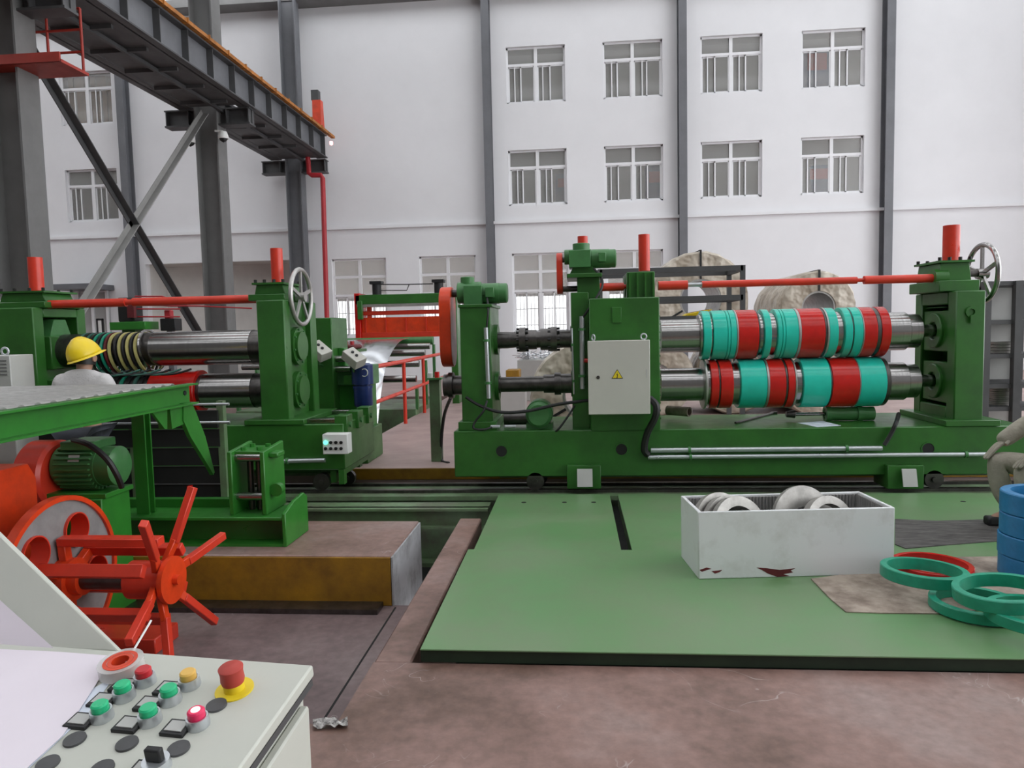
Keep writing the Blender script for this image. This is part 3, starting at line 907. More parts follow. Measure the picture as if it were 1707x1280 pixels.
# U frame: front post, back post, top and floor around the chock window
RH.box(rx0, rx1, 7.05, 7.20, bz1, rz1).box(rx0, rx1, 7.72, 7.86, bz1, rz1).box(rx0, rx1, 7.2, 7.72, rz1 - .12, rz1).box(rx0, rx1, 7.2, 7.72, bz1, bz1 + .16)
RHo = RH.build('bearing_stand', 'green', ms, bevel=.01)
MB().box(rx1 - .05, rx1 - .03, 7.2, 7.72, bz1 + .1, rz1 - .1).build('back_plate', 'green', RHo)
MB().box(rx0 - .1, rx1 + .12, 6.98, 7.95, bz1, bz1 + .055).build('stand_foot', 'green', RHo, bevel=.005)
zt1, zt2 = P(1320, 556, AY).z, P(1320, 638, AY).z
for zz, nm in ((zt1, 'upper_chock'), (zt2, 'lower_chock')):
    m = MB().box(rx0 + .02, rx1 - .03, 7.21, 7.71, zz - .20, zz + .19)
    m.ring((rx0 + .02, AY, zz), (1, 0, 0), .17, .085, .06, 32)
    m.build(nm, 'green', RHo, bevel=.008)
m = MB().prism([(7.25, zt1 + .22), (7.69, zt1 + .22), (7.6, rz1 - .14), (7.34, rz1 - .14)], 'x', rx0 + .01, rx1 - .05)
m.build('screw_nut', 'motor', RHo, bevel=.008)
for sz in (0,):
    c = Vector(((rx0 + rx1) / 2, 7.05, P(1616, 520, 7.05).z))
    MB().ring(c, (0, 1, 0), .05, .03, .03, 20).box(c.x - .014, c.x + .014, 7.02, 7.06, c.z - .1, c.z - .03).build('lifting_lug', 'green', RHo)
xcR = (rx0 + rx1) / 2 - .05
cap_stack(ms, xcR, AY, rz1, P(1585, 437, AY).z, rx1 - rx0 + .10, .62)
MB().cyl((xcR - .18, ysh, zs_), (xcR - .06, ysh, zs_), .085, n=24).build('shaft_boss', 'green', ms)
a = P(1585, 433, AY)
b = P(1585, 376, AY)
MB().cyl((a.x, AY, a.z - .02), (a.x, AY, b.z), .074, n=28).build('lift_cylinder', 'red', ms)
ch_ = P(1637, 456, AY)
handwheel(ms, (ch_.x, AY, ch_.z), .275, 'steel')
MB().cyl((xcR, AY, ch_.z - .0), (ch_.x, AY, ch_.z), .03, n=14).build('handwheel_shaft', 'steel_dk', ms)
# arbors with rings
rb_, rr, rs = .166, .245, .205
T_, R_ = 'teal', 'rred'
up = []
def ban(lst, Rr):
    out = []
    for a, b, k in lst:
        if k == 't': out.append((a, b, Rr, 'teal', 'teal_ring'))
        elif k == 'r': out.append((a, b, Rr, 'rred', 'red_ring'))
        elif k == 's': out.append((a, b, Rr - .035, 'steel', 'spacer_ring'))
        elif k == 'd': out.append((a, b, Rr - .006, 'steel_dk', 'knife_disc'))
        elif k == 'w': out.append((a, b, Rr + .004, 'steel_lt', 'knife_disc'))
        elif k == 'b': out.append((a, b, .186, 'steel', 'nut_collar'))
    return out
arbor(ms, (1100, 1527), 556, ban([(1168, 1172.5, 's'), (1172.5, 1185.5, 't'), (1185.5, 1189, 's'), (1189, 1212, 't'), (1212.6, 1217, 't'), (1217.6, 1227.6, 't'), (1227.6, 1230.2, 'w'), (1230.2, 1264, 'r'), (1264, 1267, 'd'), (1267, 1274, 's'), (1274, 1285, 't'), (1285, 1296, 's'), (1296, 1303, 't'), (1303.6, 1308, 't'), (1308.6, 1330, 't'), (1330, 1334.5, 'w'), (1334.5, 1374, 'r'), (1374, 1378, 'd'), (1378, 1381, 'w'), (1381, 1396, 't'), (1396, 1407.5, 's'), (1407.5, 1419.7, 't'), (1419.7, 1422, 'd'), (1422, 1437, 't'), (1437, 1439, 'w'), (1439, 1461, 'r'), (1461, 1468, 'd'), (1468, 1483.5, 'r'), (1485, 1522, 'b')], rr), rb_, 1575)
arbor(ms, (1100, 1524), 638, ban([(1176, 1180, 'w'), (1180, 1185.5, 's'), (1185.5, 1198, 'r'), (1198, 1201, 'd'), (1201, 1222, 'r'), (1222, 1234.7, 's'), (1234.7, 1278, 't'), (1278, 1282, 'w'), (1282, 1309, 'r'), (1309, 1313, 'd'), (1313, 1324.7, 'r'), (1324.7, 1327.5, 'w'), (1327.5, 1338.7, 's'), (1338.7, 1383.7, 't'), (1383.7, 1386.5, 'd'), (1386.5, 1431.5, 'r'), (1431.5, 1433.2, 'w'), (1433.2, 1476.5, 't'), (1476.5, 1484, 'd'), (1485, 1520, 'b')], rr), rb_, 1570)
# conduits along the base
conduit(ms, P(1085, 750.5, 6.96), P(1470, 747, 6.96), .022, clamps=(.17, .85))
conduit(ms, P(1080, 762, 6.96), P(1645, 757, 6.96), .021, clamps=(.13, .94))
# pump motor lying on the base, seen end-on
c = P(900, 697, 7.25)
pm = MB().revolve([(-.01, .0), (-.01, .10), (.015, .125), (.08, .125), (.08, .135), (.30, .135), (.34, .09), (.4, .06)], (c.x, 7.05, bz1 + .145), (0, 1, 0), 32).build('pump_motor', 'motor', ms)
MB().box(c.x - .13, c.x + .13, 7.12, 7.36, bz1, bz1 + .05).build('motor_foot', 'motor', pm)
c2 = P(857, 697, 7.3)
MB().cyl((c2.x - .1, 7.3, bz1 + .09), (c2.x + .15, 7.3, bz1 + .09), .07, n=20).build('pump', 'steel_dk', ms)
for a, b in ((818, 834), (842, 860)):
    MB().cyl(P(a, 711, 7.05), P(b, 711, 7.05), .018, n=12).build('conduit_stub', 'zinc', ms)
# cables
def cable(par, pts, r, mat='black', name='cable'):
    return MB().tube(pts, r, 8, 6).build(name, mat, par)
cable(ms, [P(777, 662, 7.05), P(800, 676, 7.02), P(835, 687, 7.0), P(880, 685, 7.0), P(930, 674, 7.0), P(983, 667, 7.05)], .016)
cable(ms, [P(812, 668, 7.04), P(806, 685, 7.0), P(792, 703, 7.0), P(790, 714, 6.99), P(806, 716, 6.99), P(820, 712, 7.03)], .011)
cable(ms, [P(958, 676, 7.05), P(948, 692, 7.0), P(932, 714, 6.99), P(922, 722, 7.03)], .010)
cable(ms, [P(1083, 664, 6.9), P(1094, 676, 6.86), P(1092, 696, 6.86), P(1079, 722, 6.9), P(1074, 748, 6.94), P(1080, 758, 6.96)], .034)
cable(ms, [P(990, 448, 7.3), P(1002, 462, 7.2), P(1003, 480, 7.1), P(985, 510, 7.05), P(971, 530, 7.07)], .012)
cable(ms, [P(812, 497, 7.3), P(814, 515, 7.08), P(811, 548, 7.06)], .010)
cable(ms, [P(1498, 690, 7.2), P(1494, 704, 6.98), P(1486, 722, 6.96), P(1474, 742, 6.95)], .02)

# things lying on its bed
bt = bz1
a = G(1330, 707, bt); 
def sheet(pts, z, t=.002):
    v = [G(x, y, z) for x, y in pts]
    m = MB()
    n = len(v)
    m.add([(p.x, p.y, z + .0005) for p in v] + [(p.x, p.y, z + t) for p in v], [tuple(range(n)), tuple(range(2 * n - 1, n - 1, -1))] + [(i, (i + 1) % n, n + (i + 1) % n, n + i) for i in range(n)])
    return m
tag(sheet([(1330, 705), (1372, 702), (1402, 709.5), (1362, 712)], bt).build('paper_sheet', 'paper2', smooth=False), 'small white paper lying on the slitter bed below the rings', 'paper')
a, b = G(1114, 690, bt), G(1147, 706, bt)
m = MB().ring((0, 0, 0), (1, 0, 0), .05, .038, .26, 24)
ob = m.build('cardboard_tube', 'card')
ob.location = (G(1130, 700, bt).x, G(1130, 702, bt).y + .05, bt + .05)
ob.rotation_euler = (0, 0, math.radians(-40))
for v in ob.data.vertices: pass
tag(ob, 'brown cardboard tube lying on the slitter bed beside the drive housing', 'tube')
p0, p1 = G(1226, 707, bt), G(1290, 690, bt)
m = MB().tube([p0 + Vector((0, 0, .014)), p0.lerp(p1, .45) + Vector((0, 0, .014)), p0.lerp(p1, .55) + Vector((.03, .05, .014)), p1 + Vector((0, 0, .014))], .012, 8)
m.box(p1.x - .03, p1.x + .03, p1.y - .03, p1.y + .03, bt + .001, bt + .025)
tag(m.build('socket_wrench', 'steel_dk'), 'dark bent wrench lying on the slitter bed', 'tool')
hz = thing('hydraulic_jack', 'green hydraulic jack with steel rod lying on the slitter bed', 'jack', (G(1420, 703, bt).x, G(1420, 703, bt).y + .1, bt))
o0 = ORG[hz]
MB().cyl(o0 + Vector((-.22, 0, .07)), o0 + Vector((.24, 0, .07)), .068, n=24).ring(o0 + Vector((-.2, 0, .07)), (1, 0, 0), .078, .05, .05, 24).ring(o0 + Vector((.1, 0, .07)), (1, 0, 0), .078, .05, .05, 24).build('jack_body', 'motor', hz)
MB().cyl(o0 + Vector((-.52, 0, .07)), o0 + Vector((-.2, 0, .07)), .018, n=12).build('jack_rod', 'steel', hz)
MB().revolve([(0, .0), (0, .03), (.08, .04), (.1, .0)], o0 + Vector((-.6, 0, .07)), (1, 0, 0), 14).build('rod_eye', 'steel_dk', hz)

# ------------------------------------------------------------------ slitter with bare arbors (on the left)
ml = thing('slitting_machine', 'green slitting machine with mostly bare arbors behind the inclined table', 'machine', (-4.2, 7.5, 0.0), 'slitting machines')
lz1 = P(450, 708, 7.0).z
lz0 = P(450, 783, 7.0).z
lx1 = P(574, 750, 7.0).x
LB = MB().box(-7.6, lx1, 7.0, 8.08, lz0, lz1).build('base', 'green', ml, bevel=.008)
MB().prism([(7.0, lz0), (8.08, lz0), (7.95, lz0 - .06), (7.12, lz0 - .06)], 'x', -7.5, lx1 - .02).build('skirt', 'green', LB, bevel=.004)
MB().box(-7.4, lx1 - .12, 7.3, 7.95, .12, lz0 - .06).build('subframe', 'green_dk', ml, smooth=False)
for xx in (lx1 - .25, -5.2):
    for yy in (7.03, 7.86):
        wv = MB().revolve([(-.03, .02), (-.03, .085), (.03, .085), (.03, .02)], (xx, yy, .115 if yy < 7.5 else -.015), (0, 1, 0), 24, True).build('wheel', 'steel_dk', ml)
        MB().cyl((xx, yy - .05, .115 if yy < 7.5 else -.015), (xx, yy + .06, .115 if yy < 7.5 else -.015), .025, n=14).build('axle', 'steel_dk', wv)
    MB().box(xx + .08, xx + .14, 7.05, 7.15, .1, lz0).box(xx + .08, xx + .14, 7.85, 7.95, .1, lz0).build('wheel_bracket', 'green', ml)
# slide bars on the base
for k, yy in enumerate((7.12, 7.88)):
    MB().box(P(515, 695, yy).x, lx1 - .03, yy - .06, yy + .06, lz1, lz1 + .045).build('slide_bar', 'steel', ml, bevel=.004)
for yy in (7.12, 7.5, 7.88):
    MB().box(lx1 - .10, lx1 + .03, yy - .09, yy + .09, lz1 - .10, lz1 + .08).build('end_block', 'green', ml, bevel=.006)
    MB().cyl((lx1 + .03, yy, lz1 - .02), (lx1 + .045, yy, lz1 - .02), .03, n=6).build('end_bolt', 'motor', ml)
# right bearing stand
qx0, qx1 = P(431, 600, 7.05).x, P(477, 600, 7.05).x
qz1 = P(450, 500, 7.05).z
m = MB().box(qx0, qx1, 7.05, 7.20, lz1, qz1).box(qx0, qx1, 7.78, 7.95, lz1, qz1).box(qx0, qx1 - .06, 7.2, 7.78, lz1, qz1)
LS = m.build('bearing_stand', 'green', ml, bevel=.01)
MB().box(qx0 - .15, qx1 + .18, 6.98, 8.0, lz1, lz1 + .05).build('stand_foot', 'green', LS, bevel=.005)
lt1, lt2 = P(340, 580, AY).z, P(380, 651, AY).z
for zz in (lt1, lt2):
    MB().cyl((qx1 - .06, AY, zz), (qx1 - .01, AY, zz), .20, n=36).cyl((qx1 - .02, AY, zz), (qx1 + .02, AY, zz), .15, n=32).build('bearing_cover', 'green', LS)
    for k in range(8):
        a = k * math.pi / 4 + .2
        MB().cyl((qx1 - .012, AY + .175 * math.cos(a), zz + .175 * math.sin(a)), (qx1 + .006, AY + .175 * math.cos(a), zz + .175 * math.sin(a)), .012, n=6).build('cover_bolt', 'motor', LS, smooth=False)
xq = P(464, 490, AY).x
cap_stack(ml, xq, AY, qz1, P(468, 473, AY).z, .38, .62)
MB().cyl((xq, AY, P(468, 474, AY).z), (xq, AY, P(468, 414, AY).z), .062, n=28).build('lift_cylinder', 'red', ml)
ch2 = P(502, 495, AY)
handwheel(ml, (ch2.x, AY, ch2.z), .285)
MB().cyl((xq, AY, ch2.z), (ch2.x, AY, ch2.z), .03, n=14).build('handwheel_shaft', 'steel_dk', ml)
# left drive stand
wx1 = P(60, 600, 7.05).x
wz1 = P(60, 512, 7.05).z
m = MB().box(wx1 - .95, wx1, 7.05, 7.2, lz1, wz1).box(wx1 - .95, wx1, 7.72, 7.86, lz1, wz1).box(wx1 - .95, wx1 - .05, 7.2, 7.72, lz1, P(60, 560, 7.05).z).box(wx1 - .95, wx1, 7.2, 7.72, wz1 - .1, wz1)
WS = m.build('drive_stand', 'green', ml, bevel=.01)
MB().prism([(7.3, lt1 + .15), (7.64, lt1 + .15), (7.56, wz1 - .12), (7.38, wz1 - .12)], 'x', wx1 - .2, wx1 - .02).build('screw_nut', 'motor', WS, bevel=.006)
for zz in (lt1, lt2):
    MB().box(wx1 - .1, wx1 + .03, 7.24, 7.70, zz - .19, zz + .16).build('chock', 'green', WS, bevel=.01)
xw = P(63, 500, AY).x
cap_stack(ml, xw, AY, wz1, P(65, 487, AY).z, .62, .62)
MB().cyl((xw, AY, P(65, 490, AY).z), (xw, AY, P(65, 429, AY).z), .072, n=28).build('lift_cylinder', 'red', ml)
zls = (P(100, 508, ysh).z + P(430, 497, ysh).z) / 2
cs = None
for a, b, r in ((-60, 22, .04), (76, 210, .044), (210, 222, .03), (222, 448, .044)):
    o = MB().cyl((P(a, 500, ysh).x, ysh, zls), (P(b, 500, ysh).x, ysh, zls), r, n=20).build('cross_shaft' if cs is None else 'shaft_section', 'red', ml if cs is None else cs)
    cs = cs or o
# arbors, a pack of loosely hung rings and a red sleeve
shu = MB().cyl((wx1 + .02, AY, lt1), (qx0 + .02, AY, lt1), .178, n=40).build('arbor', 'steel_dk', ml)
MB().ring(((P(262, 580, AY).x + P(425, 580, AY).x) / 2, AY, lt1), (1, 0, 0), .182, .17, P(425, 580, AY).x - P(262, 580, AY).x, 48).build('ground_sleeve', 'steel', shu)
shl = MB().cyl((wx1 + .02, AY, lt2), (qx0 + .02, AY, lt2), .178, n=40).build('arbor', 'steel_dk', ml)
MB().ring(((P(345, 650, AY).x + P(428, 650, AY).x) / 2, AY, lt2), (1, 0, 0), .186, .17, P(428, 650, AY).x - P(345, 650, AY).x, 48).build('ground_sleeve', 'steel', shl)
x0, x1 = P(262, 650, AY).x, P(332, 650, AY).x
MB().ring(((x0 + x1) / 2, AY, lt2), (1, 0, 0), .215, .17, x1 - x0, 48, .004).build('red_sleeve', 'rred', shl)
MB().ring((x1 + .02, AY, lt2), (1, 0, 0), .225, .17, .045, 48, .004).build('red_ring', 'rred', shl)
cols = ['gstrap', 'black', 'gstrap', 'steel_dk', 'gring', 'black', 'gring', 'rag', 'ystrap', 'black', 'ystrap', 'black', 'ystrap', 'black', 'ystrap', 'steel']
for k, cm in enumerate(cols):
    x = P(152 + k * 6.6, 583, AY).x
    sag = .045 if cm != 'steel' else .02
    c = Vector((x + (.02 if k > 8 else 0), AY, lt1 - sag))
    MB().ring(c, (1, .0, .10 + .008 * k), .236, .218, .022 if cm != 'ystrap' else .026, 36).build('hung_ring', cm, shu)
for k in range(10):
    x = P(152 + k * 11, 640, AY).x
    MB().ring((x, AY, lt2 - .02), (1, 0, .06), .21, .185, .03, 32).build('hung_ring', ('gstrap', 'black', 'gring', 'black')[k % 4], shl)
for k in range(7):
    x = P(150 + k * 17, 620, 7.2).x
    MB().tube([Vector((x, 7.22, lt1 - .22)), Vector((x + .1, 7.2, lt1 - .26)), Vector((x + .28, 7.2, lt1 - .25)), Vector((x + .42, 7.23, lt1 - .21))], .012, 6, 4).build('loose_cord', 'gstrap' if k % 2 else 'black', shu)
# push-button box and conduit
bx_ = MB().pbox(537, 724, 580, 757, 6.86, .14)
PB = bx_.build('button_box', 'white', ml, bevel=.005)
for i in range(2):
    for j in range(4):
        c = P(543 + j * 8.6, 737.5 + i * 10, 6.86)
        MB().cyl(c, c + Vector((0, -.012, 0)), .016 if (i, j) != (0, 0) else .02, n=12).build('button', 'led' if (i, j) == (0, 0) else 'black', PB)
conduit(ml, P(452, 769, 6.96), P(542, 767, 6.96), .022, clamps=(.3,))
MB().box(P(565, 800, 7.0).x, P(574, 800, 7.0).x, 7.0, 7.08, lz0 - .15, lz0).build('corner_lug', 'green', ml)

# ================================================================== INCLINED TABLE
TX = -2.9
tza = (PX(10, 684, TX).z + PX(310, 638, TX).z) / 2
tzb = (PX(10, 734, TX).z + PX(310, 673, TX).z) / 2
ty1 = PX(314, 655, TX).y
ft = thing('inclined_table', 'green exit table with channel side beam and steel rollers', 'table', (-4.3, 4.4, 0.0))
def tbeam(x, sgn):
    m = MB().box(x - .008, x + .008, 2.4, ty1, tzb, tza)
    m.box(x - .01 * sgn, x + .075 * sgn, 2.4, ty1 + .01, tza - .012, tza)
    m.box(x - .01 * sgn, x + .075 * sgn, 2.4, ty1 + .01, tzb, tzb + .012)
    return m.build('side_beam', 'green2', ft, smooth=False)
sb = tbeam(TX, 1)
tbeam(-5.9, -1)
MB().box(-5.9, TX, ty1 - .1, ty1 - .02, tzb, tza - .02).build('end_beam', 'green2', ft, smooth=False)
c = PX(306, 655, TX)
MB().cyl(c, c + Vector((.014, 0, 0)), .018, n=12).build('beam_hole', 'dark', sb)
ns = 22
sl0 = MB().cyl((-5.88, 0, tza - .025), (TX - .02, 0, tza - .025), .036, n=20).build('table_roller', 'steel_lt', ft)
sl0.location = (0, 2.5, 0)
for k in range(1, ns):
    cc = sl0.copy()
    COL.objects.link(cc)
    cc.parent = ft
    cc.location = (0, 2.5 + k * (ty1 - 2.55) / ns, 0)
def plate_x(pts, X, th, name, par, mat='green2'):
    pp = [PX(x, y, X) for x, y in pts]
    return MB().prism([(p.y, p.z) for p in pp], 'x', X - th, X).build(name, mat, par, smooth=False)
plate_x([(253, 686), (279, 680), (279, 715), (275, 715)], TX + .02, .02, 'gusset', ft)
plate_x([(283, 679), (306, 674), (306, 707), (287, 715)], TX + .03, .10, 'gusset', ft)
plate_x([(306, 672), (319, 669.7), (327, 687), (342.5, 727.5), (358, 787), (356, 791.5), (350, 780.6), (317.5, 727.5), (306, 701)], TX + .04, .03, 'deflector_blade', ft)
for x in (TX - .46, -5.6):
    yL = 5.35
    lz = .226 if x > -4 else 0.0
    MB().box(x - .05, x + .05, yL - .045, yL - .03, lz, tzb).box(x - .05, x + .05, yL + .03, yL + .045, lz, tzb).box(x - .008, x + .008, yL - .03, yL + .03, lz, tzb).build('leg', 'green2', ft, smooth=False)
for x in (TX - .25, -5.6):
    MB().box(x - .05, x + .05, 2.62, 2.72, 0, tzb).build('leg', 'green2', ft, smooth=False)
# grey cabinet at the end of the table
c0 = P(-45, 645, 5.3)
eb = thing('vented_cabinet', 'grey vented control cabinet beside the yellow-helmeted worker', 'cabinet', (P(-10, 645, 5.3).x, 5.42, 0))
e0, e1 = P(-40, 593, 5.55), P(25, 650, 5.55)
MB().box(e0.x, e1.x, 5.52, 5.78, 0.0, e0.z).build('body', 'ptag', eb, bevel=.006)
v = MB()
for k in range(5):
    zz = e0.z - .05 - k * .028
    v.box(e1.x - .16, e1.x - .03, 5.515, 5.522, zz, zz + .012)
v.build('vent_louvres', 'grey_lt', eb, smooth=False)
MB().torus((e1.x - .12, 5.62, e0.z + .03), (0, 1, 0), .03, .009, 18, 8).build('lifting_eye', 'zinc', eb)

# ================================================================== GUIDE STAND ON THE PLATFORM
gs = thing('guide_stand', 'green channel frame with chrome guide rollers standing on the platform', 'frame', (-3.2, 5.4, 0))
gy0, gy1 = 5.22, 5.62
gx1 = P(470, 860, gy0).x
gtop = P(350, 852, gy0).z + .02
MB().box(-4.15, gx1, gy0, gy1, 0.0, .02).build('flange', 'green2', gs, smooth=False)
MB().box(-4.15, gx1, gy0 + .14, gy0 + .17, .02, .20).build('web', 'green', gs, smooth=False)
MB().box(-4.15, gx1, gy0, gy1, .20, .225).build('flange', 'green2', gs, bevel=.004)
MB().box(-4.15, P(440, 830, gy1).x, gy1 - .08, gy1, .225, .29).build('back_angle', 'green2', gs, smooth=False)
pe = [(gy0 - .01, 0.0), (gy1 + .05, 0), (gy1 + .05, .29), (gy1 - .02, .33), (gy0 + .18, .31), (gy0 - .01, .255)]
MB().prism(pe, 'x', gx1, gx1 + .03).build('end_plate', 'green2', gs, bevel=.006)
# roller box
gxa, gxb = P(384, 800, 5.32).x, P(438, 800, 5.32).x
gza, gzb = .225, P(410, 752, 5.32).z
for x in (gxa, gxb):
    MB().prism([(5.28, gza), (5.66, gza), (5.66, gzb + .03), (5.28, gzb)], 'x', x, x + .035).build('side_plate', 'green2', gs, bevel=.006)
MB().box(gxa + .03, gxb + .01, 5.34, 5.64, gzb - .03, gzb - .005).build('top_plate', 'green2', gs, bevel=.004)
for yy in (5.4, 5.56):
    for xx in (gxa + .08, gxb - .05):
        MB().cyl((xx, yy, gzb - .005), (xx, yy, gzb + .02), .022, n=6).build('top_bolt', 'green2', gs)
for zz in (gzb - .055, gza + .13):
    MB().cyl((gxa + .03, 5.36, zz), (gxb + .01, 5.36, zz), .032, n=22).build('guide_roller', 'steel', gs)
for xx in (gxa + .09, gxa + .16):
    MB().cyl((xx, 5.48, gza), (xx, 5.48, gzb - .03), .025, n=16).build('upright_roller', 'steel_dk', gs)
MB().box(gxb + .035, gxb + .11, 5.36, 5.5, gzb - .06, gzb - .02).build('latch', 'green2', gs, bevel=.008)
c = P(463, 815, 5.4)
MB().cyl((c.x, 5.36, c.z), (c.x, 5.42, c.z), .05, n=20).build('adjusting_knob', 'green2', gs)
# curtain of dark plates behind it
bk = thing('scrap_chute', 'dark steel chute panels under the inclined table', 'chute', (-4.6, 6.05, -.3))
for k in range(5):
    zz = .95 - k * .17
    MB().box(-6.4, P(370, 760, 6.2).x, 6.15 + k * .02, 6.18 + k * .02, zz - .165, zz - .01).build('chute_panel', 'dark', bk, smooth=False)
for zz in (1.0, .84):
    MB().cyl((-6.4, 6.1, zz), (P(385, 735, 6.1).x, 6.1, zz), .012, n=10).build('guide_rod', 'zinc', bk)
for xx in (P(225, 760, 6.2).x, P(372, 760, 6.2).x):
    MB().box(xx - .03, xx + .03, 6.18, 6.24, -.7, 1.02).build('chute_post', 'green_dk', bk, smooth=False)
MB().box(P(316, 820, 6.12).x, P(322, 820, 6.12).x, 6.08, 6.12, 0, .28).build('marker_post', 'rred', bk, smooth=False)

# ================================================================== SCRAP WINDER
WYD = 4.12
hub = P(284, 969, WYD)
whl = P(101, 962, WYD)
AZ = (hub.z + whl.z) / 2
swd = thing('scrap_winder', 'red scrap winder with six splayed arms and a spoked flange wheel', 'winder', (whl.x, WYD, PZ))
RW = 150 / F_PX * WYD
def wpt(x, a, r): return Vector((x, WYD + r * math.cos(a), AZ + r * math.sin(a)))
ri = MB().revolve([(-.03, RW - .03), (-.03, RW), (.03, RW), (.03, RW - .03)], (whl.x, WYD, AZ), (1, 0, 0), 64, True).build('wheel_rim', 'orange', swd)
bm = bmesh.new()
def loop(cx, cy, r, n):
    vs = [bm.verts.new((cx + r * math.cos(2 * math.pi * i / n), cy + r * math.sin(2 * math.pi * i / n), 0)) for i in range(n)]
    return [bm.edges.new((vs[i], vs[(i + 1) % n])) for i in range(n)]
ed = loop(0, 0, RW - .025, 64)
holes = []
for k in range(5):
    a = math.radians(62 + 72 * k)
    ed += loop(RW * .60 * math.cos(a), RW * .60 * math.sin(a), RW * .215, 24)
bmesh.ops.triangle_fill(bm, edges=ed, use_beauty=True)
wm = MB()
bm.verts.index_update()
front = [(whl.x + .012, WYD + v.co.x, AZ + v.co.y) for v in bm.verts]
back = [(whl.x - .012, WYD + v.co.x, AZ + v.co.y) for v in bm.verts]
nv = len(front)
fs = [tuple(v.index for v in f.verts) for f in bm.faces]
bnd = [(e.verts[0].index, e.verts[1].index) for e in bm.edges if len(e.link_faces) == 1]
wm.add(front + back, fs + [tuple(i + nv for i in reversed(f)) for f in fs] + [(a, b, b + nv, a + nv) for a, b in bnd])
bm.free()
wm.build('wheel_disc', 'wheel', swd)
for k in range(5):
    a = math.radians(62 + 72 * k)
    MB().ring(wpt(whl.x - .03, a, RW * .60), (1, 0, 0), RW * .215, RW * .20, .12, 28).build('hole_sleeve', 'red', swd)
MB().cyl((whl.x - .55, WYD, AZ), (whl.x + .16, WYD, AZ), .095, n=28).build('flange_hub', 'orange', swd).scale = (1, 1, 1)
MB().cyl((whl.x, WYD, AZ), (hub.x - .02, WYD, AZ), .062, n=28).build('shaft', 'steel_dk', swd)
MB().cyl((whl.x + .012, WYD, AZ), (whl.x + .10, WYD, AZ), .13, n=32).build('collar', 'orange', swd)
MB().cyl((hub.x - .24, WYD, AZ), (hub.x, WYD, AZ), .115, n=32).build('arm_hub', 'red', swd)
hd = MB().cyl((hub.x - .005, WYD, AZ), (hub.x + .025, WYD, AZ), .142, n=36).build('end_disc', 'orange', swd)
MB().cyl((hub.x + .02, WYD, AZ), (hub.x + .06, WYD, AZ), .03, n=16).build('centre_pin', 'orange', hd)
for k, deg in enumerate((70, 12, -48, -108, 196, 128)):
    a = math.radians(deg)
    e = Vector((0, math.cos(a), math.sin(a)))
    c = Vector((hub.x - .05, WYD, AZ))
    arm = MB().bar(c + e * .09, c + e * .24 + Vector((.05, 0, 0)), .055, .035, (1, 0, 0)).build('arm', 'orange', swd, bevel=.004)
    m = MB().bar(c + e * .22 + Vector((.045, 0, 0)), c + e * .56 + Vector((.12, 0, 0)), .05, .045, (1, 0, 0))
    m.build('arm_tip', 'red', arm, bevel=.004)
for k, deg in enumerate((95, 150, 30, 215, 270, 330)):
    a = math.radians(deg)
    r = .245
    p0, p1 = wpt(whl.x + .03, a, r), wpt(hub.x - .03, a, r)
    e = Vector((0, math.cos(a), math.sin(a)))
    MB().bar(p0, p1, .075, .05, e).build('winding_bar', 'red', swd, bevel=.004)
    MB().bar(wpt(whl.x + .05, a, .08), wpt(whl.x + .05, a, r), .06, .05, (1, 0, 0)).build('bar_bracket', 'orange', swd, bevel=.004)
# bearing frame and belt guard
MB().box(whl.x - .75, whl.x - .28, WYD - .35, WYD + .35, PZ, AZ - .16).build('bearing_frame', 'green2', swd, bevel=.008)
MB().box(whl.x - .6, whl.x - .40, WYD - .14, WYD + .14, AZ - .16, AZ + .12).build('bearing_block', 'orange', swd, bevel=.01)
MB().box(whl.x - .1, whl.x + .55, WYD + .05, WYD + .32, PZ, PZ + .10).build('foot_rail', 'red', swd, bevel=.006)
gx = P(66, 830, 4.35)
gzt = P(50, 770, 4.35).z
MB().prism([(3.80, AZ + .02), (4.36, AZ + .02), (4.36, gzt - .10), (4.30, gzt), (3.88, gzt), (3.80, gzt - .08)], 'x', gx.x - .60, gx.x - .02).build('belt_guard', 'orange', swd, bevel=.006)
mc = P(150, 776, 4.85)
MB().revolve([(0, .05), (0, .245), (.17, .245), (.19, .22), (.19, .0)], (mc.x - .40, 4.85, mc.z - .06), (1, 0, 0), 40).build('pulley_guard', 'red', swd)
mt = motor_x('drive_motor', swd, (mc.x + .02, 4.85, mc.z), .44, .145, box=False)
MB().box(mc.x - .12, mc.x + .12, 4.72, 4.98, mc.z + .13, mc.z + .19).build('terminal_box', 'motor', mt, bevel=.006)
MB().obox((mc.x - .02, 4.715, mc.z + .075), (.04, 0, 0), (0, .008, .022), (0, .002, -.001)).build('rating_plate', 'ptag', mt)
MB().box(mc.x - .22, mc.x + .22, 4.68, 5.0, mc.z - .20, mc.z - .165).build('motor_base', 'green2', swd, bevel=.004)
MB().box(mc.x - .2, mc.x + .2, 4.66, 4.98, PZ, mc.z - .20).build('motor_pedestal', 'green2', swd, bevel=.006)
MB().tube([P(122, 733, 4.7), P(150, 742, 4.62), P(178, 765, 4.62), P(195, 792, 4.65), P(203, 812, 4.7)], .02, 8, 5).build('motor_cable', 'black', swd)

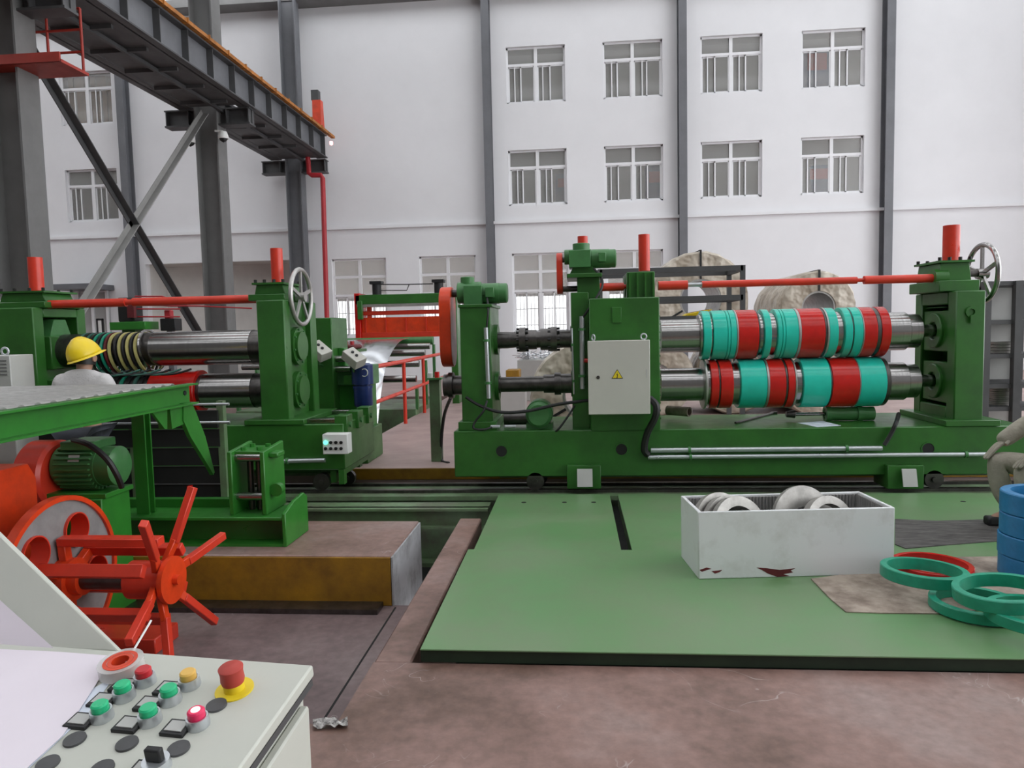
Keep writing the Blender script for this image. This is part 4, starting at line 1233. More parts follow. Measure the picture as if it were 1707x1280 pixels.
# ================================================================== MIDDLE DISTANCE, LEFT OF THE WALKWAY
# handrail
RX = -2.95
hr = thing('handrail', 'red tubular handrail running along the edge of the pink walkway', 'railing', (RX, 13, 0))
y0 = 10.35
ys_ = [y0, PX(676, 700, RX).y, PX(708, 690, RX).y, 18.0]
zt_h = 1.08
MB().tube([(RX, y0, 0), (RX, y0, zt_h - .2), (RX, y0 + .06, zt_h - .05), (RX, y0 + .2, zt_h), (RX, 12, zt_h), (RX, 18.4, zt_h)], .034, 10, 3).build('top_rail', 'red', hr)
MB().cyl((RX, y0, .56), (RX, 18.4, .56), .03, n=10).build('mid_rail', 'red', hr)
for yy in ys_[1:]:
    MB().cyl((RX, yy, 0), (RX, yy, zt_h), .032, n=10).build('post', 'red', hr)
# switch post
po = thing('switch_post', 'dark green post with a red hand switch and hanging black cable', 'post', (P(729, 768, 8.75).x, 8.75, 0))
o0 = ORG[po]
pzt = P(729, 632, 8.75).z
MB().box(o0.x - .065, o0.x + .065, 8.70, 8.82, 0, pzt).build('post', 'green_dk', po, bevel=.004)
MB().box(o0.x - .09, o0.x + .1, 8.66, 8.86, pzt, pzt + .02).build('cap_plate', 'motor', po)
MB().cyl((o0.x - .05, 8.72, pzt + .02), (o0.x - .05, 8.72, pzt + .08), .035, n=14).build('lamp', 'white', po)
MB().cyl((o0.x + .03, 8.74, pzt + .02), (o0.x + .03, 8.74, pzt + .09), .03, n=14).build('hand_switch', 'rred', po)
MB().tube([P(751, 664, 8.0), P(741, 690, 8.6), P(736, 730, 8.7), P(736, 766, 8.72), P(748, 772, 8.6)], .02, 8, 6).build('cable', 'black', po)

# tension stand far down the line
TY = 15.8
ts = thing('tension_stand', 'red tension press frame with green top beam and black cylinders', 'press', (-5.5, TY + .4, -1.7))
tx0, tx1 = P(603, 540, TY).x, P(752, 540, TY).x
def tz_(y): return P(680, y, TY).z
MB().box(tx0, tx1, TY, TY + .12, tz_(562), tz_(528)).build('press_board', 'orange', ts, bevel=.01)
MB().box(tx0, tx1, TY - .02, TY + .05, tz_(562), tz_(553)).build('board_rib', 'red', ts, bevel=.005)
for k in range(5):
    x = tx0 + .1 + k * (tx1 - tx0 - .2) / 4
    MB().box(x - .012, x + .012, TY - .03, TY, tz_(553), tz_(530)).build('board_rib', 'red', ts)
MB().box(tx0, tx1, TY, TY + .10, tz_(524), tz_(517)).build('press_bar', 'red', ts, bevel=.01)
for x in (tx0 + .12, tx1 - .25):
    MB().box(x, x + .1, TY + .02, TY + .1, tz_(528), tz_(506)).build('bar_link', 'red', ts)
MB().box(tx0 - .1, tx1, TY - .1, TY + .3, tz_(506), tz_(490)).build('top_beam', 'green', ts, bevel=.01)
MB().box(tx0 - .05, tx1, TY - .14, TY + .3, tz_(510), tz_(506)).build('beam_flange', 'steel_lt', ts)
for px in (626, 730):
    c = P(px, 480, TY)
    MB().cyl((c.x, TY + .1, tz_(491)), (c.x, TY + .1, tz_(469)), .10, n=18).box(c.x - .13, c.x + .13, TY - .02, TY + .22, tz_(472), tz_(467)).build('air_cylinder', 'black', ts)
MB().tube([P(635, 474, TY), P(680, 474, TY), P(722, 473, TY)], .012, 6).build('air_hose', 'black', ts)
MB().tube([P(635, 484, TY), P(678, 484, TY), P(682, 474, TY)], .012, 6).build('air_hose', 'black', ts)
MB().box(P(594, 540, TY).x, P(603, 540, TY).x, TY - .1, TY + .4, -1.7, tz_(487)).build('side_column', 'rred', ts, bevel=.01)
MB().box(tx1, tx1 + .15, TY - .1, TY + .4, -1.7, tz_(487)).build('side_column', 'green', ts, bevel=.01)
MB().box(P(600, 520, TY).x, P(608, 520, TY).x, TY - .2, TY - .1, tz_(531), tz_(500)).build('valve_block', 'green', ts, bevel=.01)
# roller table in front of it
rt = thing('roller_table', 'green roller table with steel rolls in front of the red press', 'conveyor', (-5, 14.5, -1.7))
rx0, rx1_ = -6.6, -3.03
for k, (py, yy) in enumerate(((568, 15.5), (577, 15.1), (588, 14.6), (606, 14.0), (631, 13.7))):
    z = P(700, py, yy).z
    MB().cyl((rx0, yy, z), (rx1_, yy, z), .065 if k else .09, n=18).build('steel_roll', 'steel' if k else 'motor', rt)
MB().box(rx0, rx1_, 13.6, 15.6, -1.7, .12).build('bed', 'green_dk', rt, bevel=.01)
for x, q_ in ((rx0, 1), (rx1_ - .02, 0)):
    for yy, zz in ((15.5, 1.3), (14.6, 1.0), (13.7, .5)):
        MB().box(x, x + .05, yy - .05, yy + .05, .1, zz).build('bearing_post', 'motor', rt)
# hanging strip
sp_ = [(15.4, 1.44), (14.7, 1.42), (14.1, 1.30), (13.6, 1.10), (13.25, .87), (13.0, .57), (12.75, .17), (12.55, -.3), (12.5, -.9), (12.2, -1.4)]
pts = smooth([Vector((0, a, b)) for a, b in sp_], 5)
m = MB()
for p in pts:
    m.v += [Vector((-4.75, p.y, p.z)), Vector((-3.52, p.y, p.z))]
for i in range(len(pts) - 1):
    m.f.append((2 * i, 2 * i + 1, 2 * i + 3, 2 * i + 2))
ob = m.build('steel_strip', 'strip')
ob.modifiers.new('thick', 'SOLIDIFY').thickness = .006
tag(ob, 'shiny steel strip curving down from the roller table into the loop pit', 'strip')
# separator stand with boxes and a blue motor, behind the bare-arbor slitter
ss = thing('separator_stand', 'green separator stand with blue upright motor and two grey switch boxes', 'machine', (-3.2, 9.0, 0))
MB().pbox(543, 640, 612, 735, 8.75, .5).build('pedestal', 'green2', ss, bevel=.01)
MB().pbox(520, 530, 560, 722, 8.55, .6).build('side_frame', 'green', ss, bevel=.01)
MB().pbox(548, 610, 618, 642, 8.7, .4).build('cross_head', 'motor', ss, bevel=.01)
MB().pbox(563, 580, 576, 618, 8.75, .12).build('upright', 'green2', ss, bevel=.01)
for a, b, py in ((537, 590, 598), (537, 585, 615)):
    MB().cyl(P(a, py, 8.65), P(b, py, 8.65), .04, n=16).build('separator_shaft', 'steel', ss)
MB().box(P(555, 730, 8.6).x, P(612, 730, 8.6).x, 8.6, 9.3, 0, P(580, 718, 8.6).z).build('foot', 'green', ss, bevel=.008)
c = P(611, 645, 8.75)
bmx = MB().revolve([(0, .07), (0, .10), (.02, .112), (.22, .112), (.22, .12), (.25, .12), (.25, .10), (.27, .10), (.27, .128), (.50, .128), (.52, .09)], (c.x, 8.6, P(611, 677, 8.6).z), (0, 0, 1), 28).build('blue_motor', 'navy', ss)
MB().ring((c.x + .06, 8.475, P(611, 620, 8.6).z), (.25, 1, 0), .05, .04, .01, 20).build('motor_badge', 'white', bmx)
MB().box(c.x - .22, c.x - .05, 8.56, 8.66, P(611, 640, 8.6).z, P(611, 625, 8.6).z).build('motor_mount', 'green', ss)
for (px, py, r) in ((533, 585, .5), (590, 597, .35)):
    c = P(px, py, 8.45)
    a = Vector((.075, -.03, -.055))
    n = Vector((.03, -.04, .06)).normalized()
    n = (n - a * n.dot(a) / a.dot(a)).normalized()
    b = a.normalized().cross(n)
    o = MB().obox(c, a * 1.25, b * .085, n * .06).build('switch_box', 'cab', ss, bevel=.006)
    for k in (-.4, .3):
        MB().cyl(c + n * .055 + a * k, c + n * .075 + a * k, .018, n=12).build('switch_button', 'black', o)
    MB().tube([c - n * .05, c - n * .05 - Vector((0, 0, .12)), Vector((c.x, 8.65, c.z - .2))], .014, 6).build('box_arm', 'motor', ss)
# red valve rack lying on the line
vr = thing('valve_rack', 'dark red valve rack on a bench between the slitter and the strip', 'rack', (-3.9, 10.2, 0))
a, b = P(545, 572, 10.0), P(592, 582, 10.0)
MB().box(a.x, b.x, 10.0, 10.35, b.z, a.z - .03).build('rack_body', 'rag', vr, bevel=.02)
for k in range(4):
    x = a.x + .06 + k * .09
    MB().cyl((x, 10.1, a.z - .03), (x, 10.1, a.z + .02), .03, n=12).build('valve', 'pipe_red', vr)
MB().box(a.x - .05, b.x + .05, 9.95, 10.4, b.z - .04, b.z).build('bench_top', 'green', vr)
for x in (a.x, b.x - .05):
    MB().box(x, x + .06, 10.1, 10.2, -1.7, b.z - .04).build('leg', 'green', vr)
# uncoiler parts seen above the bare arbor
uc = thing('edge_guide_unit', 'green edge guide unit with black cylinder behind the red cross shaft', 'machine', (P(207, 540, 10).x, 10.0, 0))
MB().pbox(182, 537, 242, 549, 9.9, .35).build('table_plate', 'green2', uc, bevel=.006)
c = P(212, 515, 10.0)
MB().box(c.x - .12, c.x + .12, 9.95, 10.2, P(212, 537, 10).z, P(212, 496, 10).z).build('cylinder_block', 'black', uc, bevel=.02)
MB().box(c.x + .06, c.x + .16, 9.9, 9.96, P(212, 530, 10).z, P(212, 505, 10).z).build('valve', 'rag', uc)
MB().box(c.x - .1, c.x + .1, 10.0, 10.2, 0, P(212, 549, 10).z).build('stand', 'green', uc)
for py, p2 in ((494, 499), (509, 510), (515, 516), (528, 528)):
    MB().tube([P(225, py, 10.05), P(270, py, 10.05), P(285, p2, 10.05), P(330, p2, 10.05), P(420, p2 + 4, 10.05)] if py < 512 else [P(225, py, 10.05), P(300, py, 10.05)], .012, 6).build('hydraulic_pipe', 'pipe_red', uc)
ub = thing('valve_box', 'small black and red valve box on a post behind the bare arbor', 'box', (P(279, 540, 10.1).x, 10.1, 0))
MB().pbox(266, 531, 292, 551, 10.05, .2).build('body', 'black', ub, bevel=.01)
MB().pbox(273, 517, 284, 531, 10.08, .1).build('valve_head', 'pipe_red', ub, bevel=.01)
q = P(279, 551, 10.05)
MB().box(q.x - .04, q.x + .04, 10.1, 10.18, 0, q.z).build('post', 'grey', ub)
# small office door canopy at far left
cn_ = thing('door_canopy', 'grey flat canopy over a glass door in the rear wall', 'canopy', (P(110, 480, WY).x, WY - .5, 2.0))
a, b = P(76, 474, WY - 1.2), P(152, 481, WY - 1.2)
MB().box(a.x, b.x, WY - 1.2, WY - .02, b.z, a.z).build('slab', 'grey', cn_, bevel=.01)
MB().box(a.x + .2, b.x - .2, WY - .08, WY - .02, 0.02, b.z - .05).build('glass_door', 'pane', cn_, smooth=False)
MB().box(a.x + .2, a.x + .28, WY - .12, WY - .02, 0, b.z).box(b.x - .28, b.x - .2, WY - .12, WY - .02, 0, b.z).box((a.x + b.x) / 2 - .04, (a.x + b.x) / 2 + .04, WY - .12, WY - .02, 0, b.z).build('door_frame', 'frame', cn_, smooth=False)
nb = thing('notice_stand', 'low black framed notice stand in front of the rear wall', 'stand', (P(165, 545, 18).x, 18, 0))
a, b = P(160, 531, 18), P(173, 560, 18)
MB().box(a.x, a.x + .04, 18, 18.04, 0, a.z).box(b.x - .04, b.x, 18, 18.04, 0, a.z).box(a.x, b.x, 18, 18.04, a.z - .05, a.z).build('frame', 'black', nb, smooth=False)
MB().box(a.x + .04, b.x - .04, 18.01, 18.03, .3, a.z - .05).build('board', 'white', nb, smooth=False)

# ================================================================== BACKGROUND RIGHT: COILS, RACKS
def coil(px, py, Y, R, L, hole, label, z=None, tilt=0.0):
    c = P(px, py, Y)
    zc = c.z if z is None else z
    t = thing('wrapped_coil', label, 'coil', (c.x, Y + L / 2, zc - R), 'paper-wrapped steel coils')
    d = Vector((math.sin(tilt), math.cos(tilt), 0))
    random.seed(int(px))
    m = MB()
    n, k = 48, 7
    prof = [(0.0, hole), (0.0, hole + (R - hole) * .5), (0.015, R * .96), (.06, R), (L * .3, R * 1.01), (L * .7, R), (L - .05, R), (L, R * .96), (L, hole)]
    m.revolve(prof, (c.x, Y, zc), d, n, True)
    o = m.build('wrapping', 'kraft', t)
    for v in o.data.vertices:
        r = Vector((v.co.x, 0, v.co.z - R))
        if r.length > hole * 1.3:
            f = 1 + random.uniform(-.018, .012)
            v.co.x *= f
            v.co.z = R + (v.co.z - R) * f
    MB().ring(Vector((c.x, Y, zc)) + d * (L / 2), d, hole * 1.0, hole - .03, L * .98, 40).build('steel_bore', 'steel_lt', t)
    for a in (90, 210, 330):
        ar = math.radians(a)
        e = Vector((math.cos(ar) * math.cos(tilt), -math.cos(ar) * math.sin(tilt), math.sin(ar)))
        b0 = Vector((c.x, Y, zc)) + d * -.012
        MB().bar(b0 + e * hole, b0 + e * R * 1.01, .035, .004, d).build('strap', 'black', t)
        MB().bar(b0 + e * R * 1.015, b0 + e * R * 1.015 + d * (L + .02), .035, .006, e).build('strap', 'black', t)
    return t
coil(1365, 515, 12.6, .62, 1.9, .28, 'paper-wrapped steel coil with dark bore behind the upper arbor, topped by a strap', z=1.83)
coil(1363, 600, 12.65, .60, 1.8, .27, 'paper-wrapped coil in the lower layer under the coil with the dark bore', z=.60)
coil(1168, 503, 12.9, .84, 1.0, .36, 'large paper-wrapped coil standing highest behind the open steel rack', z=2.02, tilt=-.05)
coil(1095, 620, 12.9, .66, 1.2, .27, 'paper-wrapped coil on the floor under the highest coil, beside the drive housing', z=.66)
coil(1224, 620, 13.1, .66, 1.2, .27, 'paper-wrapped coil on the floor between the stacked coils', z=.66)
coil(977, 660, 9.3, .71, .55, .30, 'paper-wrapped coil on the floor seen under the dark couplings', z=.71)
# open rack
rk = thing('open_steel_rack', 'open dark steel rack frame in front of the wrapped coils', 'rack', (P(1120, 560, 9.9).x, 10.3, 0))
ra, rb2 = P(1000, 445, 9.9), P(1238, 441, 9.9)
zr1 = P(1238, 442, 9.9).z
zr2 = P(1238, 495, 9.9).z
for x in (ra.x, rb2.x):
    for yy in (9.9, 10.75):
        MB().box(x - .03, x + .03, yy - .03, yy + .03, 0, zr1).build('post', 'grey_dk', rk, smooth=False)
zr3 = P(1160, 530, 9.9).z
for z in (zr1 - .03, zr2, zr3):
    for yy in (9.9, 10.75):
        MB().box(ra.x, rb2.x, yy - .03, yy + .03, z - .04, z + .03).build('rail', 'grey_dk', rk, smooth=False)
    for x in (ra.x, rb2.x):
        MB().box(x - .03, x + .03, 9.9, 10.75, z - .04, z + .03).build('rail', 'grey_dk', rk, smooth=False)
yb = thing('yellow_bin', 'small yellow bin lying in the open steel rack', 'bin', (P(1160, 522, 10.1).x, 10.1, zr3 + .03))
o0 = ORG[yb]
zy = P(1160, 516, 10.1).z
MB().prism([(o0.x - .16, zr3 + .031), (o0.x + .14, zr3 + .031), (o0.x + .2, zy), (o0.x - .12, zy - .05)], 'y', 10.0, 10.35).build('bin_shell', 'yellow_b', yb, bevel=.008)
MB().prism([(o0.x - .10, zy - .06), (o0.x + .16, zy - .02), (o0.x + .16, zy + .0), (o0.x - .10, zy - .04)], 'y', 10.03, 10.32).build('bin_mouth', 'yellow', yb)
# second yellow crate seen between gear stand and drive housing
y2 = thing('yellow_crate', 'yellow crate on a grey plinth seen through the couplings', 'crate', (P(850, 640, 14).x, 14, 0))
a, b = P(834, 615, 14), P(866, 640, 14)
MB().box(P(843, 620, 14).x, b.x, 14, 14.5, P(850, 634, 14).z, P(850, 617, 14).z).build('crate_body', 'yellow', y2, bevel=.01)
MB().box(a.x - .1, b.x + .1, 13.95, 14.55, 0, P(850, 634, 14).z).build('plinth', 'ptag', y2)
gbx = thing('scrap_box', 'pale grey steel scrap box heaped with bright offcuts behind the couplings', 'box', (P(880, 620, 16).x, 16, 0))
a, b = P(862, 597, 16), P(930, 640, 16)
MB().box(a.x, b.x, 16, 17, 0.0, P(880, 600, 16).z).build('box_body', 'ptag', gbx, bevel=.01)
random.seed(3)
m = MB()
for k in range(60):
    c = Vector((random.uniform(a.x, b.x), random.uniform(16.05, 16.9), P(880, 600, 16).z + random.uniform(0, .14)))
    d = Vector((random.uniform(-1, 1), random.uniform(-1, 1), random.uniform(-.4, .4))).normalized()
    m.bar(c - d * .15, c + d * .15, .03, .01)
tag(m.build('offcuts', 'strip', gbx, smooth=False), kind='stuff')
# shelf rack with discs at right
sh = thing('tool_shelf', 'dark steel tool shelf behind the open end of the slitter', 'shelf', (P(1690, 600, 9.2).x, 9.5, 0))
sa, sb2 = P(1645, 470, 9.2), P(1765, 470, 9.2)
zts = [P(1690, y, 9.2).z for y in (468, 533, 590, 640, 678)]
for x in (sa.x, P(1696, 500, 9.2).x, sb2.x):
    for yy in (9.2, 9.95):
        MB().box(x - .04, x + .04, yy - .04, yy + .04, 0, zts[0]).build('post', 'grey_dk', sh, smooth=False)
for z in zts:
    MB().box(sa.x, sb2.x, 9.2, 9.95, z - .05, z).build('shelf_board', 'grey_dk', sh, smooth=False)
MB().box(sa.x, sb2.x, 9.97, 9.99, .1, zts[0]).build('back_panel', 'ptag', sh, smooth=False)
lv = [(2, 3, 'short stack of steel knife discs on the middle shelf of the tool shelf'), (3, 6, None), (4, 7, None)]
ords = ['lowest', 'second', 'third', 'fourth', 'fifth', 'sixth', 'seventh', 'eighth', 'topmost']
for lvl, n, _ in ((2, 4, 0), (4, 9, 0)):
    for j, px in enumerate((1672,)):
        c = P(px, 600, 9.5)
        hgt = (zts[lvl - 1] - zts[lvl] - .06) if lvl > 0 else .3
        th = min(.035, hgt / n)
        for k in range(n):
            o = MB().ring((c.x + random.uniform(-.01, .01), 9.5, zts[lvl] + .001 + th * (k + .5)), (0, 0, 1), .17, .09, th * .86, 36).build('knife_disc', 'disc')
            tag(o, ('topmost' if k == n - 1 else ords[k]) + ' steel knife disc from below, stacked on the ' + ('middle' if lvl == 2 else 'lowest') + ' shelf board', 'disc', 'knife discs on the ' + ('middle' if lvl == 2 else 'lowest') + ' shelf board')

# ================================================================== CRATE, RINGS, CARDBOARD ON THE COVER PLATE
pzb = .0465
def rot_frame(p, q):
    d = (q - p)
    d.z = 0
    L = d.length
    d.normalize()
    return d, Vector((-d.y, d.x, 0)), L
cA, cB_, cC = G(1165, 965.5, pz), G(1490, 957.0, pz), G(1141, 928, pz)
du, dv, Lc = rot_frame(cA, cB_)
Wc = .44
# height from the top front edge
yA = cA.y
Hc = P(1165, 854, yA).z - pz
cr = thing('crate', 'white open-topped crate stained with maroon paint, holding steel discs', 'crate', (cA + du * Lc / 2 + dv * Wc / 2))
tk = .022
def wallseg(a, b, off, inward):
    m = MB()
    c = (a + b) / 2 + inward * tk / 2
    m.obox((c.x, c.y, pz + Hc / 2), (b - a) / 2, inward * tk / 2, (0, 0, Hc / 2))
    return m
p00, p10, p11, p01 = cA, cA + du * Lc, cA + du * Lc + dv * Wc, cA + dv * Wc
for a, b, inn in ((p00, p10, dv), (p01, p11, -dv)):
    wallseg(a, b, 0, inn).build('long_side', 'crate', cr, bevel=.004)
for a, b, inn in ((p00 + dv * tk, p01 - dv * tk, du), (p10 + dv * tk, p11 - dv * tk, -du)):
    wallseg(a, b, 0, inn).build('short_side', 'crate', cr, bevel=.003)
cc = (p00 + p11) / 2
MB().obox((cc.x, cc.y, pz + .012), du * (Lc / 2 - tk), dv * (Wc / 2 - tk), (0, 0, .008)).build('crate_floor', 'corr', cr)
m = MB()
nr = 52
for k in range(nr):
    p = p01 + du * (tk + (Lc - 2 * tk) * (k + .5) / nr) - dv * (tk + .006)
    m.cyl((p.x, p.y, pz + .02), (p.x, p.y, pz + Hc - .012), .009, n=8)
tag(m.build('corrugated_lining', 'corr', cr), kind='stuff')
m = MB()
for k in range(18):
    p = p10 + dv * (tk + (Wc - 2 * tk) * (k + .5) / 18) - du * (tk + .006)
    m.cyl((p.x, p.y, pz + .02), (p.x, p.y, pz + Hc - .012), .009, n=8)
tag(m.build('corrugated_lining', 'corr', cr), kind='stuff')
def patch(pts, name='paint_patch'):
    m = MB()
    vs = []
    for x, y in pts:
        d = ray(x, y)
        t_ = ((cA - dv * .0015 - CAM).dot(dv)) / d.dot(dv)
        vs.append(CAM + d * t_)
    n = len(vs)
    off = dv * .0012
    m.add(vs + [v + off for v in vs], [tuple(range(n)), tuple(range(2 * n - 1, n - 1, -1))] + [(i, (i + 1) % n, n + (i + 1) % n, n + i) for i in range(n)])
    return m.build(name, 'rag', cr, smooth=False)
patch([(1261, 946), (1278, 947), (1300, 950), (1326, 947), (1318, 951), (1322, 954), (1306, 957), (1316, 960), (1296, 961.5), (1280, 956), (1270, 950)])
patch([(1166, 950), (1178, 946), (1186, 948), (1176, 951), (1170, 953)])
patch([(1186, 952), (1204, 950), (1200, 953.5), (1192, 956)])
# discs in the crate
def crate_disc(u, v, R, ri_, th, yawd, lean, label, zoff=0.0):
    a = math.radians(yawd)
    d = (du * math.cos(a) + dv * math.sin(a)) * math.cos(lean) + Vector((0, 0, math.sin(lean)))
    c = cA + du * u + dv * v
    c = Vector((c.x, c.y, pz + .022 + R * math.cos(lean) + th / 2 * abs(math.sin(lean)) + zoff))
    o = MB().ring(c, d, R, ri_, th, 44).build('steel_disc', 'disc')
    return tag(o, label, 'disc', 'steel discs in the white crate')
Rd = .212
gL = ['leaning steel disc closest to the short end wall of the crate', 'middle disc of the leaning group of three in the crate', 'leaning steel disc of the group of three, on the side of the larger disc']
for k in range(3):
    crate_disc(.215 + k * .040, .262 - k * .056, Rd - .004 * (k == 1), .150, .045, -64, .34, gL[k], zoff=.020)
crate_disc(.745, .272, Rd + .022, .10, .030, -72, .26, 'larger grey steel disc standing at the back of the crate', zoff=.004)
crate_disc(.87, .175, Rd - .006, .155, .055, -66, .34, 'narrow bright steel disc leaning on the larger disc in the crate', zoff=.012)

def card(pts, z, mat, label, name='cardboard_sheet'):
    m = sheet(pts, z, .006)
    o = m.build(name, mat, smooth=False)
    return tag(o, label, 'cardboard')
card([(1352, 966), (1395, 960), (1500, 946), (1560, 930), (1720, 928), (1740, 1000), (1640, 1018), (1560, 1024), (1470, 1023), (1410, 1021), (1385, 1000)], pz, 'card', 'brown torn cardboard sheet under the green and red rings')
card([(1492, 866), (1560, 869), (1672, 866), (1690, 890), (1672, 902), (1590, 908), (1510, 915), (1492, 908)], pzb, 'card_dk', 'blackened cardboard sheet on the cover plate behind the crate')
def floor_ring(px, py, z, R, ri_, h, mat, label, grp, tilt=(0, 0), name='rubber_ring'):
    c = G(px, py, z + h / 2)
    d = Vector((tilt[0], tilt[1], 1)).normalized()
    o = MB().ring(c, d, R, ri_, h, 56, .004).build(name, mat)
    return tag(o, label, 'ring', grp)
zc = pz + .0075
RG = .222
RI = .186
GR_ = 'rubber rings on the cardboard'
floor_ring(1553, 946, zc, .222, .190, .06, 'rred', 'red rubber ring on the cardboard under the topmost green ring', GR_)
floor_ring(1540, 955, zc + .068, RG, RI, .065, 'gring', 'green rubber ring lying on top of the red ring beside the crate', GR_, (.03, .04))
floor_ring(1628, 1008, zc, RG, RI, .055, 'gring', 'green rubber ring flat on the cardboard, half under its neighbour', GR_)
floor_ring(1672, 988, zc + .116, RG, RI, .065, 'gring', 'green rubber ring propped over the flat ring near the blue stack', GR_, (-.10, .02))
floor_ring(1730, 1026, zc + .057, RG, RI, .055, 'gring', 'green rubber ring lapping over the flat ring in front of the blue stack', GR_)
YS = G(1676, 962, pz).y
bs = Vector((P(1674, 900, YS).x + .236, YS, pz))
hs = (P(1680, 820, YS).z - pz - .0075) / 4
for k in range(4):
    o = MB().ring((bs.x + random.uniform(-.008, .008), bs.y + random.uniform(-.006, .006), pz + .0075 + hs * (k + .5)), (0, 0, 1), .236, .182, hs * .985, 56, .006).build('rubber_ring', 'blue')
    tag(o, 'blue rubber ring, ' + ('lowest', 'second from the bottom', 'second from the top', 'topmost')[k] + ' of the blue stack by the sitting person', 'ring', 'stack of blue rings')

# ================================================================== PEOPLE
def skin(name, J, E, root, mat, parent, sub=2):
    o0 = ORG[parent]
    bm = bmesh.new()
    lay = bm.verts.layers.skin.verify()
    vs = {}
    for k, (p, r) in J.items():
        v = bm.verts.new(Vector(p) - o0)
        rr_ = r if isinstance(r, tuple) else (r, r)
        v[lay].radius = rr_
        if k == root:
            v[lay].use_root = True
        vs[k] = v
    for a, b in E:
        bm.edges.new((vs[a], vs[b]))
    me = bpy.data.meshes.new(name)
    bm.to_mesh(me)
    bm.free()
    me.materials.append(M[mat])
    ob = bpy.data.objects.new(name, me)
    COL.objects.link(ob)
    ob.parent = parent
    ORG[ob] = o0
    sk = ob.modifiers.new('skin', 'SKIN')
    sk.use_smooth_shade = True
    sk.branch_smoothing = .6
    ss_ = ob.modifiers.new('sub', 'SUBSURF')
    ss_.levels = ss_.render_levels = sub
    return ob
def hand_joints(J, E, wr, pre, d, side, pn, curl):
    """palm, four fingers and a thumb from the wrist; d = pointing dir, side = towards the thumb, pn = palm normal"""
    w_ = J[wr][0]
    pm_ = w_ + d * .05
    J[pre + 'palm'] = (pm_, (.030, .018))
    E.append((wr, pre + 'palm'))
    for k, (off, ln) in enumerate(((.028, .070), (.010, .080), (-.009, .074), (-.026, .058))):
        b = pm_ + d * .040 + side * off
        kn = b + d * ln * .45 + pn * curl * .012
        tp = kn + d * ln * .5 + pn * curl * .04
        J[pre + 'f%da' % k] = (b, .0105)
        J[pre + 'f%db' % k] = (kn, .0092)
        J[pre + 'f%dc' % k] = (tp, .008)
        E += [(pre + 'palm', pre + 'f%da' % k), (pre + 'f%da' % k, pre + 'f%db' % k), (pre + 'f%db' % k, pre + 'f%dc' % k)]
    t0 = w_ + d * .03 + side * .036
    t1 = t0 + d * .035 + side * .022 + pn * .008
    J[pre + 'ta'] = (t0, .012)
    J[pre + 'tb'] = (t1, .010)
    E += [(pre + 'palm', pre + 'ta'), (pre + 'ta', pre + 'tb')]
def V(*a): return Vector(a)

# --- standing worker in the yellow helmet, back to us
wxp = P(131, 600, 5.75).x
WP = V(wxp, 5.75, 0)
w1 = thing('person', 'person in pale work jacket and yellow helmet standing at the slitter, seen from behind', 'person', WP)
zh = P(137, 566, 5.75).z
s_ = zh / 1.70
def q(x, y, z): return WP + V(x, y, z * s_)
J = {'pel': (q(0, 0, .93), (.15, .11)), 'ab': (q(0, .01, 1.10), (.14, .10)), 'ch': (q(0, .03, 1.25), (.12, .08)), 'nk': (q(0, .06, 1.44), .055), 'hb': (q(0, .08, 1.50), .075), 'hc': (q(0, .09, 1.57), (.082, .095)), 'ht': (q(0, .09, 1.63), .07)}
E_ = [('pel', 'ab'), ('ab', 'ch'), ('ch', 'nk'), ('nk', 'hb'), ('hb', 'hc'), ('hc', 'ht')]
for sd, n in ((-1, 'l'), (1, 'r')):
    J.update({n + 'sh': (q(.17 * sd, .04, 1.32), .05), n + 'el': (q(.25 * sd, .06, 1.10), .045), n + 'wr': (q(.18 * sd, .20, 1.02), .03), n + 'hp': (q(.10 * sd, 0, .88), .085), n + 'kn': (q(.11 * sd, .02, .48), .06), n + 'an': (q(.11 * sd, 0, .09), .042), n + 'to': (q(.13 * sd, .17, .04), .035)})
    E_ += [('ch', n + 'sh'), (n + 'sh', n + 'el'), (n + 'el', n + 'wr'), ('pel', n + 'hp'), (n + 'hp', n + 'kn'), (n + 'kn', n + 'an'), (n + 'an', n + 'to')]
    hand_joints(J, E_, n + 'wr', n, V(-.3 * sd, .95, -.05).normalized(), V(-.95 * sd, -.3, 0).normalized(), V(0, 0, -1), 1)
skin('body', J, E_, 'pel', 'skin', w1)
Jc = {'pel': (q(0, 0, .86), (.19, .14)), 'ab': (q(0, .01, 1.08), (.18, .13)), 'ch': (q(0, .03, 1.28), (.20, .135)), 'nk': (q(0, .055, 1.43), .080)}
Ec = [('pel', 'ab'), ('ab', 'ch'), ('ch', 'nk')]
for sd, n in ((-1, 'l'), (1, 'r')):
    Jc.update({n + 'sh': (q(.195 * sd, .04, 1.345), .092), n + 'el': (q(.255 * sd, .06, 1.10), .062), n + 'wr': (q(.195 * sd, .18, 1.025), .045)})
    Ec += [('ch', n + 'sh'), (n + 'sh', n + 'el'), (n + 'el', n + 'wr')]
skin('jacket', Jc, Ec, 'pel', 'cloth2', w1)
Jt = {'pel': (q(0, 0, .92), (.17, .13))}
Et = []
for sd, n in ((-1, 'l'), (1, 'r')):
    Jt.update({n + 'hp': (q(.10 * sd, 0, .84), .105), n + 'kn': (q(.11 * sd, .02, .48), .082), n + 'an': (q(.11 * sd, 0, .10), .07)})
    Et += [('pel', n + 'hp'), (n + 'hp', n + 'kn'), (n + 'kn', n + 'an')]
skin('trousers', Jt, Et, 'pel', 'trouser', w1)
for sd in (-1, 1):
    MB().revolve([(-.012, .0), (-.01, .03), (.01, .028), (.014, 0)], q(.088 * sd, .07, 1.53), (1, 0, 0), 14).build('ear', 'skin', w1)
    MB().obox(q(.13 * sd, .08, .035 / s_), (.045, 0, 0), (0, .13, 0), (0, 0, .035)).build('shoe', 'black', w1, bevel=.02, seg=3)
